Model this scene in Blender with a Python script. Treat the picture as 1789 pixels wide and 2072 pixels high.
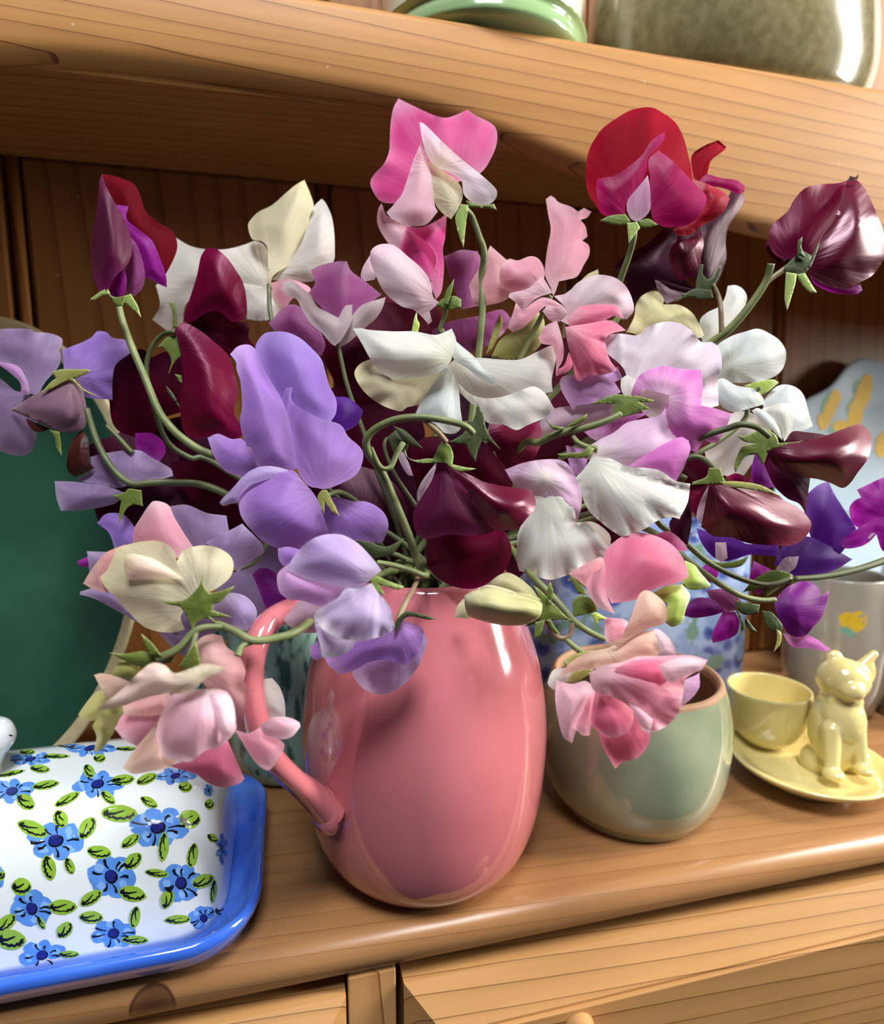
import bpy, bmesh, math, random
from mathutils import Vector, Matrix, noise
from mathutils.geometry import delaunay_2d_cdt
from mathutils.bvhtree import BVHTree

for o in list(bpy.data.objects):
    bpy.data.objects.remove(o)
SC = bpy.context.scene
COL = SC.collection

# ------------------------------------------------------------------ camera
FPX, CX, CY, CAMH = 1250.0, 894.5, 1036.0, 0.25
PITCH = math.atan(174 / FPX)
YAW = math.atan(FPX / math.cos(PITCH) / 5140.0)
F0 = Vector((math.sin(YAW), math.cos(YAW), 0))
RT = Vector((math.cos(YAW), -math.sin(YAW), 0))
FW = F0 * math.cos(PITCH) + Vector((0, 0, -math.sin(PITCH)))
UP = RT.cross(FW)
CAM = Vector((0, 0, CAMH))
cd = bpy.data.cameras.new('camera')
cam = bpy.data.objects.new('camera', cd)
COL.objects.link(cam)
cd.sensor_fit = 'HORIZONTAL'
cd.sensor_width = 36
cd.lens = 36 * FPX / 1789.0
cd.clip_start = 0.01
cam.matrix_world = Matrix(((RT.x, UP.x, -FW.x, CAM.x), (RT.y, UP.y, -FW.y, CAM.y),
                           (RT.z, UP.z, -FW.z, CAM.z), (0, 0, 0, 1)))
cd.dof.use_dof = True
cd.dof.focus_distance = 0.30
cd.dof.aperture_fstop = 7.0
SC.camera = cam

# ------------------------------------------------------------------ light
def srgb(h):
    c = [int(h[i:i + 2], 16) / 255 for i in (0, 2, 4)]
    return tuple(x / 12.92 if x <= .04045 else ((x + .055) / 1.055) ** 2.4 for x in c)

wd = bpy.data.worlds.new('world')
SC.world = wd
wd.use_nodes = True
wd.node_tree.nodes['Background'].inputs[0].default_value = (0.80, 0.86, 1.0, 1)
wd.node_tree.nodes['Background'].inputs[1].default_value = 0.04

def area(name, loc, target, sx, sy, power, col):
    l = bpy.data.lights.new(name, 'AREA')
    l.shape = 'RECTANGLE'; l.size = sx; l.size_y = sy; l.energy = power; l.color = col
    o = bpy.data.objects.new(name, l); COL.objects.link(o)
    o.location = loc
    o.rotation_euler = (Vector(target) - Vector(loc)).to_track_quat('-Z', 'Y').to_euler()
    return o

# daylight from two windows of the room: one to the right of the dresser, one facing it
area('window_light_side', (2.35, -0.26, 1.02), (0.10, 0.36, 0.18), 0.38, 1.6, 98, (1.0, 0.95, 0.86))
area('window_light_front', (-0.02, -0.85, 2.45), (0.10, 0.36, 0.15), 0.8, 0.8, 70, (0.96, 0.98, 1.0))
SC.view_settings.view_transform = 'Standard'
SC.view_settings.look = 'None'
SC.view_settings.exposure = 0.36
SC.view_settings.gamma = 1.0
SC.view_settings.use_curve_mapping = False

# ------------------------------------------------------------------ helpers
def at(x, y, d):
    """point seen at pixel x, y at depth d along the optical axis"""
    return CAM + (FW + RT * ((x - CX) / FPX) - UP * ((y - CY) / FPX)) * d

def on_z(x, y, z):
    r = at(x, y, 1) - CAM
    return CAM + r * ((z - CAMH) / r.z)

def on_y(x, y, Y):
    r = at(x, y, 1) - CAM
    return CAM + r * (Y / r.y)

CROPS = dict(A=(0, 300, 600 / 1789), B=(450, 150, 600 / 1789), C=(900, 180, 600 / 1789), D=(1250, 250, 539 / 1789),
             E=(0, 600, 550 / 1789), F=(420, 620, 480 / 1789), G=(700, 630, 500 / 1727), H=(1000, 550, 500 / 1480),
             I=(1350, 680, 439 / 1399), J=(130, 980, 570 / 1789), K=(520, 1050, 630 / 1789), L=(900, 1060, 580 / 1789),
             M=(1050, 1050, 739 / 1789), N=(0, 1400, 550 / 1696), O=(430, 1180, 720 / 1789), Z=(0, 0, 1))

def px(crop, p):
    a, b, s = CROPS[crop]
    return (a + p[0] * s, b + p[1] * s)

def link(name, me, parent=None, loc=(0, 0, 0), mats=()):
    o = bpy.data.objects.new(name, me)
    COL.objects.link(o)
    o.location = loc
    if parent is not None:
        o.parent = parent
    if me is not None:
        for m in mats:
            me.materials.append(m)
    return o

def empty(name, loc, parent=None):
    o = bpy.data.objects.new(name, None)
    o.empty_display_size = 0.01
    COL.objects.link(o); o.location = loc
    if parent is not None:
        o.parent = parent
    return o

def tag(o, label, cat, group=None, kind=None):
    o['label'] = label
    if cat: o['category'] = cat
    if group: o['group'] = group
    if kind: o['kind'] = kind
    return o

def mesh_from(verts, faces, smooth=True, name='mesh'):
    me = bpy.data.meshes.new(name)
    me.from_pydata([tuple(v) for v in verts], [], faces)
    if smooth:
        me.polygons.foreach_set('use_smooth', [True] * len(me.polygons))
    me.update()
    return me

def lathe(profile, n=64, cx=1.0, cy=1.0):
    vs, fs = [], []
    for (r, z) in profile:
        for i in range(n):
            a = 2 * math.pi * i / n
            vs.append((r * cx * math.cos(a), r * cy * math.sin(a), z))
    for j in range(len(profile) - 1):
        for i in range(n):
            k = (i + 1) % n
            fs.append((j * n + i, j * n + k, (j + 1) * n + k, (j + 1) * n + i))
    if profile[0][0] < .001: fs.append(tuple(range(n))[::-1])
    if profile[-1][0] < .001: fs.append(tuple(range((len(profile) - 1) * n, len(profile) * n)))
    return mesh_from(vs, fs)

def crom(pts, per=8, closed=False):
    P = [Vector(p) for p in pts]
    n = len(P); out = []
    rng = range(n) if closed else range(n - 1)
    for i in rng:
        if closed:
            a, b, c, d = P[i - 1], P[i], P[(i + 1) % n], P[(i + 2) % n]
        else:
            a, b, c, d = P[max(i - 1, 0)], P[i], P[i + 1], P[min(i + 2, n - 1)]
        for k in range(per):
            t = k / per
            out.append(0.5 * ((2 * b) + (c - a) * t + (2 * a - 5 * b + 4 * c - d) * t * t + (3 * b - a - 3 * c + d) * t ** 3))
    if not closed:
        out.append(P[-1])
    return out

def smooth_profile(pts, per=6):
    return [(max(p[0], 0.0002), p[1]) for p in crom([(a, b, 0) for a, b in pts], per)]

def tube(path, rad, sides=8, flat=1.0):
    """path: list of Vector, rad: number or list"""
    n = len(path)
    if not isinstance(rad, (list, tuple)):
        rad = [rad] * n
    vs, fs = [], []
    up = Vector((0, 0, 1))
    t0 = (path[1] - path[0]).normalized()
    if abs(t0.dot(up)) > .9: up = Vector((1, 0, 0))
    u = t0.cross(up).normalized()
    for i in range(n):
        t = (path[min(i + 1, n - 1)] - path[max(i - 1, 0)])
        t = t.normalized() if t.length > 1e-9 else t0
        u = (u - t * u.dot(t)).normalized()
        v = t.cross(u)
        for k in range(sides):
            a = 2 * math.pi * k / sides
            vs.append(path[i] + (u * math.cos(a) + v * math.sin(a) * flat) * rad[i])
    for i in range(n - 1):
        for k in range(sides):
            m = (k + 1) % sides
            fs.append((i * sides + k, i * sides + m, (i + 1) * sides + m, (i + 1) * sides + k))
    fs.append(tuple(range(sides))[::-1])
    fs.append(tuple(range((n - 1) * sides, n * sides)))
    return vs, fs

def bevel_mod(o, w, seg=3):
    m = o.modifiers.new('bevel', 'BEVEL'); m.width = w; m.segments = seg; m.limit_method = 'ANGLE'
    return o

def box_mesh(x0, x1, y0, y1, z0, z1):
    vs = [(x, y, z) for x in (x0, x1) for y in (y0, y1) for z in (z0, z1)]
    fs = [(0, 1, 3, 2), (4, 6, 7, 5), (0, 4, 5, 1), (2, 3, 7, 6), (0, 2, 6, 4), (1, 5, 7, 3)]
    return mesh_from(vs, fs, False)

def prism_x(profile, x0, x1, smooth=False):
    """profile: list of (y, z), swept from x0 to x1"""
    n = len(profile)
    vs = [(x0, y, z) for y, z in profile] + [(x1, y, z) for y, z in profile]
    fs = [(i, (i + 1) % n, n + (i + 1) % n, n + i) for i in range(n)]
    fs += [tuple(range(n))[::-1], tuple(range(n, 2 * n))]
    return mesh_from(vs, fs, smooth)

# ------------------------------------------------------------------ materials
def newmat(name):
    m = bpy.data.materials.new(name); m.use_nodes = True
    nt = m.node_tree
    return m, nt, nt.nodes['Principled BSDF'], nt.nodes['Material Output']

def N(nt, t, **kw):
    n = nt.nodes.new(t)
    for k, v in kw.items():
        if k.startswith('i_'):
            n.inputs[int(k[2:])].default_value = v
        else:
            setattr(n, k, v)
    return n

def ramp(nt, stops, interp='LINEAR'):
    r = nt.nodes.new('ShaderNodeValToRGB')
    r.color_ramp.interpolation = interp
    e = r.color_ramp.elements
    while len(e) < len(stops): e.new(0.5)
    for k, (p, c) in enumerate(stops):
        e[k].position = p
        e[k].color = (c[0], c[1], c[2], 1)
    return r

def wood(name, axis, light, dark, line, rough=0.35, grain=26.0, knot=None, coat=.15):
    m, nt, b, out = newmat(name)
    tc = N(nt, 'ShaderNodeTexCoord')
    mp = N(nt, 'ShaderNodeMapping')
    s = [1.0, 1.0, 1.0]; s[axis] = 0.06
    mp.inputs['Scale'].default_value = s
    nt.links.new(tc.outputs['Object'], mp.inputs[0])
    n1 = N(nt, 'ShaderNodeTexNoise'); n1.inputs['Scale'].default_value = 9; n1.inputs['Detail'].default_value = 3
    nt.links.new(mp.outputs[0], n1.inputs[0])
    add = N(nt, 'ShaderNodeVectorMath', operation='SCALE'); add.inputs[3].default_value = 0.03
    nt.links.new(n1.outputs['Color'], add.inputs[0])
    ad2 = N(nt, 'ShaderNodeVectorMath', operation='ADD')
    nt.links.new(mp.outputs[0], ad2.inputs[0]); nt.links.new(add.outputs[0], ad2.inputs[1])
    wv = N(nt, 'ShaderNodeTexWave', wave_type='BANDS', bands_direction='DIAGONAL', wave_profile='SAW')
    wv.inputs['Scale'].default_value = grain; wv.inputs['Distortion'].default_value = .7
    wv.inputs['Detail'].default_value = 2; wv.inputs['Detail Scale'].default_value = 1.5
    nt.links.new(ad2.outputs[0], wv.inputs[0])
    rp = ramp(nt, [(0.0, light), (0.70, [l * .75 + d * .25 for l, d in zip(light, dark)]), (0.93, dark), (0.97, line), (0.985, line), (1.0, light)])
    nt.links.new(wv.outputs['Color'], rp.inputs[0])
    n2 = N(nt, 'ShaderNodeTexNoise'); n2.inputs['Scale'].default_value = 130; n2.inputs['Detail'].default_value = 4
    nt.links.new(mp.outputs[0], n2.inputs[0])
    n3 = N(nt, 'ShaderNodeTexNoise'); n3.inputs['Scale'].default_value = 7; n3.inputs['Detail'].default_value = 2
    nt.links.new(tc.outputs['Object'], n3.inputs[0])
    r2 = ramp(nt, [(0.3, (.90, .88, .86)), (0.7, (1.06, 1.05, 1.03))])
    nt.links.new(n2.outputs[0], r2.inputs[0])
    r3 = ramp(nt, [(0.3, (.90, .86, .82)), (0.75, (1.05, 1.04, 1.03))])
    nt.links.new(n3.outputs[0], r3.inputs[0])
    mx = N(nt, 'ShaderNodeMix', data_type='RGBA', blend_type='MULTIPLY'); mx.inputs[0].default_value = 1
    nt.links.new(rp.outputs[0], mx.inputs[6]); nt.links.new(r2.outputs[0], mx.inputs[7])
    my = N(nt, 'ShaderNodeMix', data_type='RGBA', blend_type='MULTIPLY'); my.inputs[0].default_value = 1
    nt.links.new(mx.outputs[2], my.inputs[6]); nt.links.new(r3.outputs[0], my.inputs[7])
    col = my.outputs[2]
    # small pale scratches
    sc = N(nt, 'ShaderNodeTexVoronoi', feature='F1'); sc.inputs['Scale'].default_value = 60
    mp2 = N(nt, 'ShaderNodeMapping'); mp2.inputs['Scale'].default_value = (1.0, 0.35, 1.0); mp2.inputs['Rotation'].default_value = (0, 0, .5)
    nt.links.new(tc.outputs['Object'], mp2.inputs[0]); nt.links.new(mp2.outputs[0], sc.inputs[0])
    sr = ramp(nt, [(0.0, (1, 1, 1)), (0.045, (0.6, .6, .6)), (0.06, (0, 0, 0))])
    nt.links.new(sc.outputs['Distance'], sr.inputs[0])
    n4 = N(nt, 'ShaderNodeTexNoise'); n4.inputs['Scale'].default_value = 40
    nt.links.new(tc.outputs['Object'], n4.inputs[0])
    r4 = ramp(nt, [(0.55, (0, 0, 0)), (0.62, (.5, .5, .5))])
    nt.links.new(n4.outputs[0], r4.inputs[0])
    ml = N(nt, 'ShaderNodeMath', operation='MULTIPLY')
    nt.links.new(sr.outputs[0], ml.inputs[0]); nt.links.new(r4.outputs[0], ml.inputs[1])
    mz = N(nt, 'ShaderNodeMix', data_type='RGBA')
    nt.links.new(ml.outputs[0], mz.inputs[0]); nt.links.new(col, mz.inputs[6]); mz.inputs[7].default_value = (.75, .62, .45, 1)
    col = mz.outputs[2]
    if knot:
        ks = N(nt, 'ShaderNodeVectorMath', operation='DISTANCE')
        ks.inputs[1].default_value = knot[0]
        nt.links.new(tc.outputs['Object'], ks.inputs[0])
        dv = N(nt, 'ShaderNodeMath', operation='DIVIDE'); dv.inputs[1].default_value = knot[1]
        nt.links.new(ks.outputs['Value'], dv.inputs[0])
        kr = ramp(nt, [(0.0, (1, 1, 1)), (0.78, (.75, .75, .75)), (0.9, (1, 1, 1)), (1.0, (0, 0, 0))])
        nt.links.new(dv.outputs[0], kr.inputs[0])
        mk = N(nt, 'ShaderNodeMix', data_type='RGBA')
        nt.links.new(kr.outputs[0], mk.inputs[0]); nt.links.new(col, mk.inputs[6]); mk.inputs[7].default_value = (*srgb('4a2a1c'), 1)
        col = mk.outputs[2]
    nt.links.new(col, b.inputs['Base Color'])
    b.inputs['Roughness'].default_value = rough
    b.inputs['Coat Weight'].default_value = coat; b.inputs['Coat Roughness'].default_value = 0.25; b.inputs['Specular IOR Level'].default_value = .35
    bp = N(nt, 'ShaderNodeBump'); bp.inputs['Strength'].default_value = 0.12; bp.inputs['Distance'].default_value = 0.001
    nt.links.new(n2.outputs[0], bp.inputs['Height']); nt.links.new(bp.outputs[0], b.inputs['Normal'])
    return m

def glaze(name, col, col2=None, rough=0.12, scale=12, coat=0.6, stretch=None, lo=.42, hi=.62, detail=4):
    m, nt, b, out = newmat(name)
    b.inputs['Roughness'].default_value = rough
    b.inputs['Coat Weight'].default_value = coat; b.inputs['Coat Roughness'].default_value = 0.04
    tc = N(nt, 'ShaderNodeTexCoord')
    mp = N(nt, 'ShaderNodeMapping')
    if stretch: mp.inputs['Scale'].default_value = stretch
    nt.links.new(tc.outputs['Object'], mp.inputs[0])
    n = N(nt, 'ShaderNodeTexNoise'); n.inputs['Scale'].default_value = scale; n.inputs['Detail'].default_value = detail
    nt.links.new(mp.outputs[0], n.inputs[0])
    c2 = col2 or [c * .9 for c in col]
    r = ramp(nt, [(lo, col), (hi, c2)])
    nt.links.new(n.outputs[0], r.inputs[0]); nt.links.new(r.outputs[0], b.inputs['Base Color'])
    return m

def plain(name, col, rough=.4):
    m, nt, b, out = newmat(name)
    n = N(nt, 'ShaderNodeTexNoise'); n.inputs['Scale'].default_value = 180
    r = ramp(nt, [(.35, [c * .9 for c in col]), (.65, [min(1, c * 1.06) for c in col])])
    tc = N(nt, 'ShaderNodeTexCoord'); nt.links.new(tc.outputs['Object'], n.inputs[0])
    nt.links.new(n.outputs[0], r.inputs[0]); nt.links.new(r.outputs[0], b.inputs['Base Color'])
    b.inputs['Roughness'].default_value = rough
    return m

PM = {}
def petal_mat(name, root, mid, edge, trans=.46, rough=.5, sheen=.0, streak=.34, rim=.5, root_to=.25, coat=0.0, spec=.3, tint=(1, 1, 1)):
    """colours run from the claw of the petal to its edge, with veins along the petal"""
    m, nt, b, out = newmat('petal_' + name)
    at_ = N(nt, 'ShaderNodeAttribute', attribute_name='petal')
    sp = N(nt, 'ShaderNodeSeparateColor'); nt.links.new(at_.outputs['Color'], sp.inputs[0])
    root, mid, edge = srgb(root), srgb(mid), srgb(edge)
    r = ramp(nt, [(0.0, root), (root_to, [a * .35 + c * .65 for a, c in zip(root, mid)]), (root_to + .22, mid), (0.78, mid), (1.0, edge)])
    # veins: noise stretched along the petal
    cb = N(nt, 'ShaderNodeCombineXYZ')
    a1 = N(nt, 'ShaderNodeMath', operation='MULTIPLY'); a1.inputs[1].default_value = 46
    a2 = N(nt, 'ShaderNodeMath', operation='MULTIPLY'); a2.inputs[1].default_value = 1.6
    nt.links.new(sp.outputs[2], a1.inputs[0]); nt.links.new(sp.outputs[0], a2.inputs[0])
    nt.links.new(a1.outputs[0], cb.inputs[0]); nt.links.new(a2.outputs[0], cb.inputs[1])
    oi = N(nt, 'ShaderNodeObjectInfo'); nt.links.new(oi.outputs['Random'], cb.inputs[2])
    nz = N(nt, 'ShaderNodeTexNoise'); nz.inputs['Scale'].default_value = 1.0; nz.inputs['Detail'].default_value = 3
    nt.links.new(cb.outputs[0], nz.inputs[0])
    sm = N(nt, 'ShaderNodeMath', operation='MULTIPLY_ADD'); sm.inputs[1].default_value = streak * .55; sm.inputs[2].default_value = -streak * .27
    nt.links.new(nz.outputs[0], sm.inputs[0])
    ad = N(nt, 'ShaderNodeMath', operation='ADD', use_clamp=True)
    nt.links.new(sp.outputs[0], ad.inputs[0]); nt.links.new(sm.outputs[0], ad.inputs[1])
    nt.links.new(ad.outputs[0], r.inputs[0])
    a3 = N(nt, 'ShaderNodeMath', operation='MULTIPLY'); a3.inputs[1].default_value = 150
    nt.links.new(sp.outputs[2], a3.inputs[0])
    cb2 = N(nt, 'ShaderNodeCombineXYZ'); nt.links.new(a3.outputs[0], cb2.inputs[0]); nt.links.new(a2.outputs[0], cb2.inputs[1]); nt.links.new(oi.outputs['Random'], cb2.inputs[2])
    nv = N(nt, 'ShaderNodeTexNoise'); nv.inputs['Scale'].default_value = 1.0; nv.inputs['Detail'].default_value = 2
    nt.links.new(cb2.outputs[0], nv.inputs[0])
    # thin paler margin
    er = ramp(nt, [(0.0, (rim, rim, rim)), (0.10, (rim * .3,) * 3), (0.25, (0, 0, 0))])
    nt.links.new(sp.outputs[1], er.inputs[0])
    mx = N(nt, 'ShaderNodeMix', data_type='RGBA')
    nt.links.new(er.outputs[0], mx.inputs[0]); nt.links.new(r.outputs[0], mx.inputs[6]); mx.inputs[7].default_value = (*edge, 1)
    # fine cell texture
    tc = N(nt, 'ShaderNodeTexCoord')
    n2 = nv
    r2 = ramp(nt, [(.3, (.935, .935, .935)), (.7, (1.03, 1.03, 1.03))])
    nt.links.new(n2.outputs[0], r2.inputs[0])
    my = N(nt, 'ShaderNodeMix', data_type='RGBA', blend_type='MULTIPLY'); my.inputs[0].default_value = 1
    nt.links.new(mx.outputs[2], my.inputs[6]); nt.links.new(r2.outputs[0], my.inputs[7])
    nt.links.new(my.outputs[2], b.inputs['Base Color'])
    b.inputs['Roughness'].default_value = rough
    b.inputs['Sheen Weight'].default_value = sheen; b.inputs['Sheen Roughness'].default_value = .4
    b.inputs['Coat Weight'].default_value = coat; b.inputs['Coat Roughness'].default_value = .30
    b.inputs['Specular IOR Level'].default_value = spec
    b.inputs['Specular Tint'].default_value = (*tint, 1)
    bp = N(nt, 'ShaderNodeBump'); bp.inputs['Strength'].default_value = .24; bp.inputs['Distance'].default_value = .0015
    nt.links.new(nz.outputs[0], bp.inputs['Height']); nt.links.new(bp.outputs[0], b.inputs['Normal'])
    tr = N(nt, 'ShaderNodeBsdfTranslucent'); nt.links.new(my.outputs[2], tr.inputs[0])
    ms = N(nt, 'ShaderNodeMixShader'); ms.inputs[0].default_value = trans
    nt.links.new(b.outputs[0], ms.inputs[1]); nt.links.new(tr.outputs[0], ms.inputs[2])
    nt.links.new(ms.outputs[0], out.inputs['Surface'])
    PM[name] = m
    return m

for row in '''hotpink f3a9c8 f653a4 faa6d2
whitepink f4f0cf f6e4f0 fdf6fc
palepink f6dfe4 f3c3d4 f8dbe6
pinkwhite f4c9d8 f6dfe9 f6cfe0
babypink f9d8df f5a9bd fbc8d4
salmonpink f4dccb f3aeb6 fac9cd
rosepink f6b9c6 ee7fa0 f6a9c4
peach f3e2c4 f6cdbb f8dfc6
peachpink f6d9c2 f5b8b8 f9d2c2
creampink f4ecca f6dcd0 f5e6bf
cream f0edcf ece4c0 efe3b4
yellowcream f2efc4 efe7b0 f3eec2
greencream dfe0a0 d9d68c e6e2b0
white eef0dc f3f4ec f8faf6
coolwhite eef2e0 eaf2f2 f6fbfb
warmwhite f0ead8 f1ece4 f6f3ee
lilacwhite f3f0e4 f1e4f2 f2e2f4
orchidwhite f5eee4 efc9ea e9b0e2
orchid f2d6e8 df7fd0 ea9adf
lavender e6d9f2 cdb4ec dccaf2
lavwhite e0c9f2 dccdf6 f1eefb
lilac cfa0e6 b586de cda6ee
bluelilac c09ae6 a982e0 bfa2f0
pinklilac e0b4dc d5a0dc dcb8e4
violet 5e2090 561888 7236aa
purple 5c1070 7c1c86 9a3aa4
magpurple 8a1484 a0189c b848b8
mauve a05a90 a04e8c b87aa8
palemauve d6bccf d2b2c8 dcc6d6
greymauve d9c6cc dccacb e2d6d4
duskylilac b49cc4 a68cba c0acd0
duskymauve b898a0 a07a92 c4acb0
keel f0dae6 dda6cc e8c0dc
magcrim 9c0050 b00060 c42474'''.split('\n'):
    a, b_, c_, d_ = row.split()
    petal_mat(a, b_, c_, d_)
petal_mat('crimson', '7a0014', '9c0020', 'b0062c', trans=.36, rough=.7, sheen=.0, rim=.35, spec=.1)
petal_mat('wine', '5a0010', '6a0014', '7c0a22', trans=.36, rough=.7, sheen=.0, rim=.35, spec=.1)
petal_mat('red', '9c0024', 'aa062c', 'd84a60', trans=.40, rough=.45, sheen=.0, rim=.6)
petal_mat('maroon', '54002c', '6e0430', '840c44', trans=.36, rough=.4, sheen=.0, rim=.25, spec=.45, tint=(1, .5, .7))
petal_mat('glossmaroon', '42001e', '5a0426', '700c38', trans=.26, rough=.33, sheen=.0, rim=.2, spec=.8, tint=(1, .62, .74))
petal_mat('darkmaroon', '30001a', '46021c', '580626', trans=.28, rough=.55, sheen=.0, rim=.2, spec=.2, tint=(1, .5, .7))
petal_mat('blackmaroon', '1e0212', '30021a', '42082a', trans=.22, rough=.42, sheen=.0, rim=.2, spec=.3, tint=(1, .6, .75))
petal_mat('plum', '661048', '560c36', '701c4a', trans=.35, rough=.5, sheen=.05, rim=.3)
petal_mat('brownmaroon', '2c0a08', '3c1410', '4a1c14', trans=.15, rough=.5, rim=.1)
for nm, a, b_, c_ in (('green', '687a34', '70803a', 'a0a868'), ('darkgreen', '40482a', '4c5634', '6c744c'),
                      ('palegreen', '94ac52', '9eb462', 'ccd8a0'), ('olive', '9a9a50', 'a8a860', 'c8c48a'),
                      ('lime', 'b4d048', 'c2da6a', 'e4eeb8'), ('budgreen', 'a8b060', 'c9c592', 'dcd8b0')):
    petal_mat(nm, a, b_, c_, trans=.25, rough=.5, sheen=.05, streak=.4, rim=.6)

def stem_mat(name, c1, c2):
    m, nt, b, out = newmat(name)
    tc = N(nt, 'ShaderNodeTexCoord')
    n = N(nt, 'ShaderNodeTexNoise'); n.inputs['Scale'].default_value = 90; n.inputs['Detail'].default_value = 3
    nt.links.new(tc.outputs['Object'], n.inputs[0])
    r = ramp(nt, [(.35, srgb(c1)), (.65, srgb(c2))])
    nt.links.new(n.outputs[0], r.inputs[0]); nt.links.new(r.outputs[0], b.inputs['Base Color'])
    b.inputs['Roughness'].default_value = .5
    b.inputs['Subsurface Weight'].default_value = .1; b.inputs['Subsurface Radius'].default_value = (.002, .003, .001)
    return m
STEM = stem_mat('stem_green', '626c42', '7e8656')
STEMD = stem_mat('stem_dark', '4a5232', '5c643e')
STEMR = stem_mat('stem_reddish', '7a5a4c', '8a7a5a')
# ------------------------------------------------------------------ the dresser
BACK, SHF, WTF = 0.56, 0.415, 0.271
X0, X1 = -0.75, 1.15
PINE = wood('pine_worktop', 0, srgb('a0764e'), srgb('9a7048'), srgb('8a603c'), rough=.34, grain=48,
            knot=((on_z(312, 2006, -0.008).x, 0.2722, -0.012), 0.0105))
PINEF = wood('pine_drawer', 0, srgb('b08656'), srgb('a47a4c'), srgb('6c4826'), rough=.38, grain=52)
PINES = wood('pine_shelf', 0, srgb('b4844e'), srgb('a87642'), srgb('683e20'), rough=.55, grain=58, coat=0)
PINEV = wood('pine_upright', 2, srgb('bc9060'), srgb('ae8050'), srgb('7e5630'), rough=.35, grain=30)
PINEB = wood('pine_back', 2, srgb('9a6838'), srgb('8a5a2c'), srgb('744820'), rough=.42, grain=26, coat=0)
GAPSHADE = plain('gap_shade', srgb('2a1a10'), .8)  # shade of the gaps round the drawers, put into the carcass colour

dresser = tag(empty('pine_dresser', (0, BACK, -0.6)), 'waxed pine dresser with worktop, scalloped shelf and drawers', 'dresser')
DO = Vector((0, BACK, -0.6))
def dpart(name, me, mats, parent=None):
    o = link(name, me, parent or dresser, (0, 0, 0) if parent else -DO, mats)
    return o

# worktop with rounded nose
T, RN = 0.022, 0.0105
prof = [(BACK, 0), (WTF + RN, 0)]
for k in range(1, 9):
    a = math.pi * k / 8
    prof.append((WTF + RN - RN * math.sin(a), -RN + RN * math.cos(a)))
prof += [(BACK, -2 * RN)]
wt = dpart('worktop', prism_x(prof, X0, X1, True), [PINE])
for p in wt.data.polygons:
    if len(p.vertices) > 4 or abs(p.normal.z) > .99: p.use_smooth = False

# carcass behind the drawers
dpart('carcass', box_mesh(X0, X1, 0.30, BACK, -0.6, -0.0215), [GAPSHADE])
sx0, sx1 = on_y(705, 2030, .2745).x, on_y(802, 2030, .2745).x
bevel_mod(dpart('stile', box_mesh(sx0, sx1, .2745, .302, -0.6, -0.0212), [PINEV]), .0008, 2)

def drawer(x0, x1, ztop):
    zb = -0.175
    yb, yf, ch = .2730, .2575, .017
    back = [(x0, yb, ztop), (x1, yb, ztop), (x1, yb, zb), (x0, yb, zb)]
    fr = [(x0 + ch, yf, ztop - ch), (x1 - ch, yf, ztop - ch), (x1 - ch, yf, zb + ch), (x0 + ch, yf, zb + ch)]
    rear = [(x, .300, z) for x, _, z in back]
    vs = rear + back + fr
    fs = [(3, 2, 1, 0)]
    for a, b in ((0, 4), (4, 8)):
        for k in range(4):
            m = (k + 1) % 4
            fs.append((a + k, a + m, b + m, b + k))
    fs.append((8, 9, 10, 11))
    d = dpart('drawer', mesh_from(vs, fs, False), [PINEF])
    g = .0009
    pm = box_mesh(x0 + ch + g, x1 - ch - g, yf - .0022, yf + .004, zb + ch + g, ztop - ch - g - .0008)
    pn = link('drawer_panel', pm, d, (0, 0, 0), [PINEF]); bevel_mod(pn, .0007, 2)
    return d, yf
zt = -0.0290
drr, yf = drawer(on_y(817, 1985, .2730).x, X1 - .05, zt)
drl, _ = drawer(X0 + .05, on_y(700, 2010, .2730).x, zt)
kp = smooth_profile([(.0002, -.001), (.008, -.001), (.007, .006), (.009, .010), (.015, .015), (.0165, .020), (.014, .025), (.008, .0275), (.0002, .028)], 5)
for d, (kx, ky) in ((drr, (1205, 2125)), (drr, (2150, 2000))):
    q = on_y(kx, ky, yf - .02)
    k = link('drawer_knob', lathe(kp, 28), d, (q.x, yf - .0022, q.z - .006), [PINEV])
    k.rotation_euler = (math.pi / 2, 0, 0)

# back planks with a bead between them
GR = [on_y(p, 480, BACK).x for p in (648, 1205)]
sp = (on_y(1583, 560, BACK).x - on_y(35, 480, BACK).x) / 3
gx = [on_y(35, 480, BACK).x + sp * k for k in range(-3, 8)]
for zz in ((0.0, 0.452), (0.505, 0.95)):
    for a, b in zip(gx[:-1], gx[1:]):
        o = dpart('back_plank', box_mesh(a + .0065, b - .0065, BACK, BACK + .014, zz[0], zz[1]), [PINEB]); bevel_mod(o, .0035, 2)
    for a in gx:
        vs, fs = tube([Vector((a, BACK + .0035, zz[0])), Vector((a, BACK + .0035, zz[1]))], .0048, 14)
        dpart('bead_strip', mesh_from(vs, fs), [PINEB])
dpart('back_panel', box_mesh(X0, X1, BACK + .010, BACK + .03, -0.6, 1.0), [PINEB])

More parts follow.
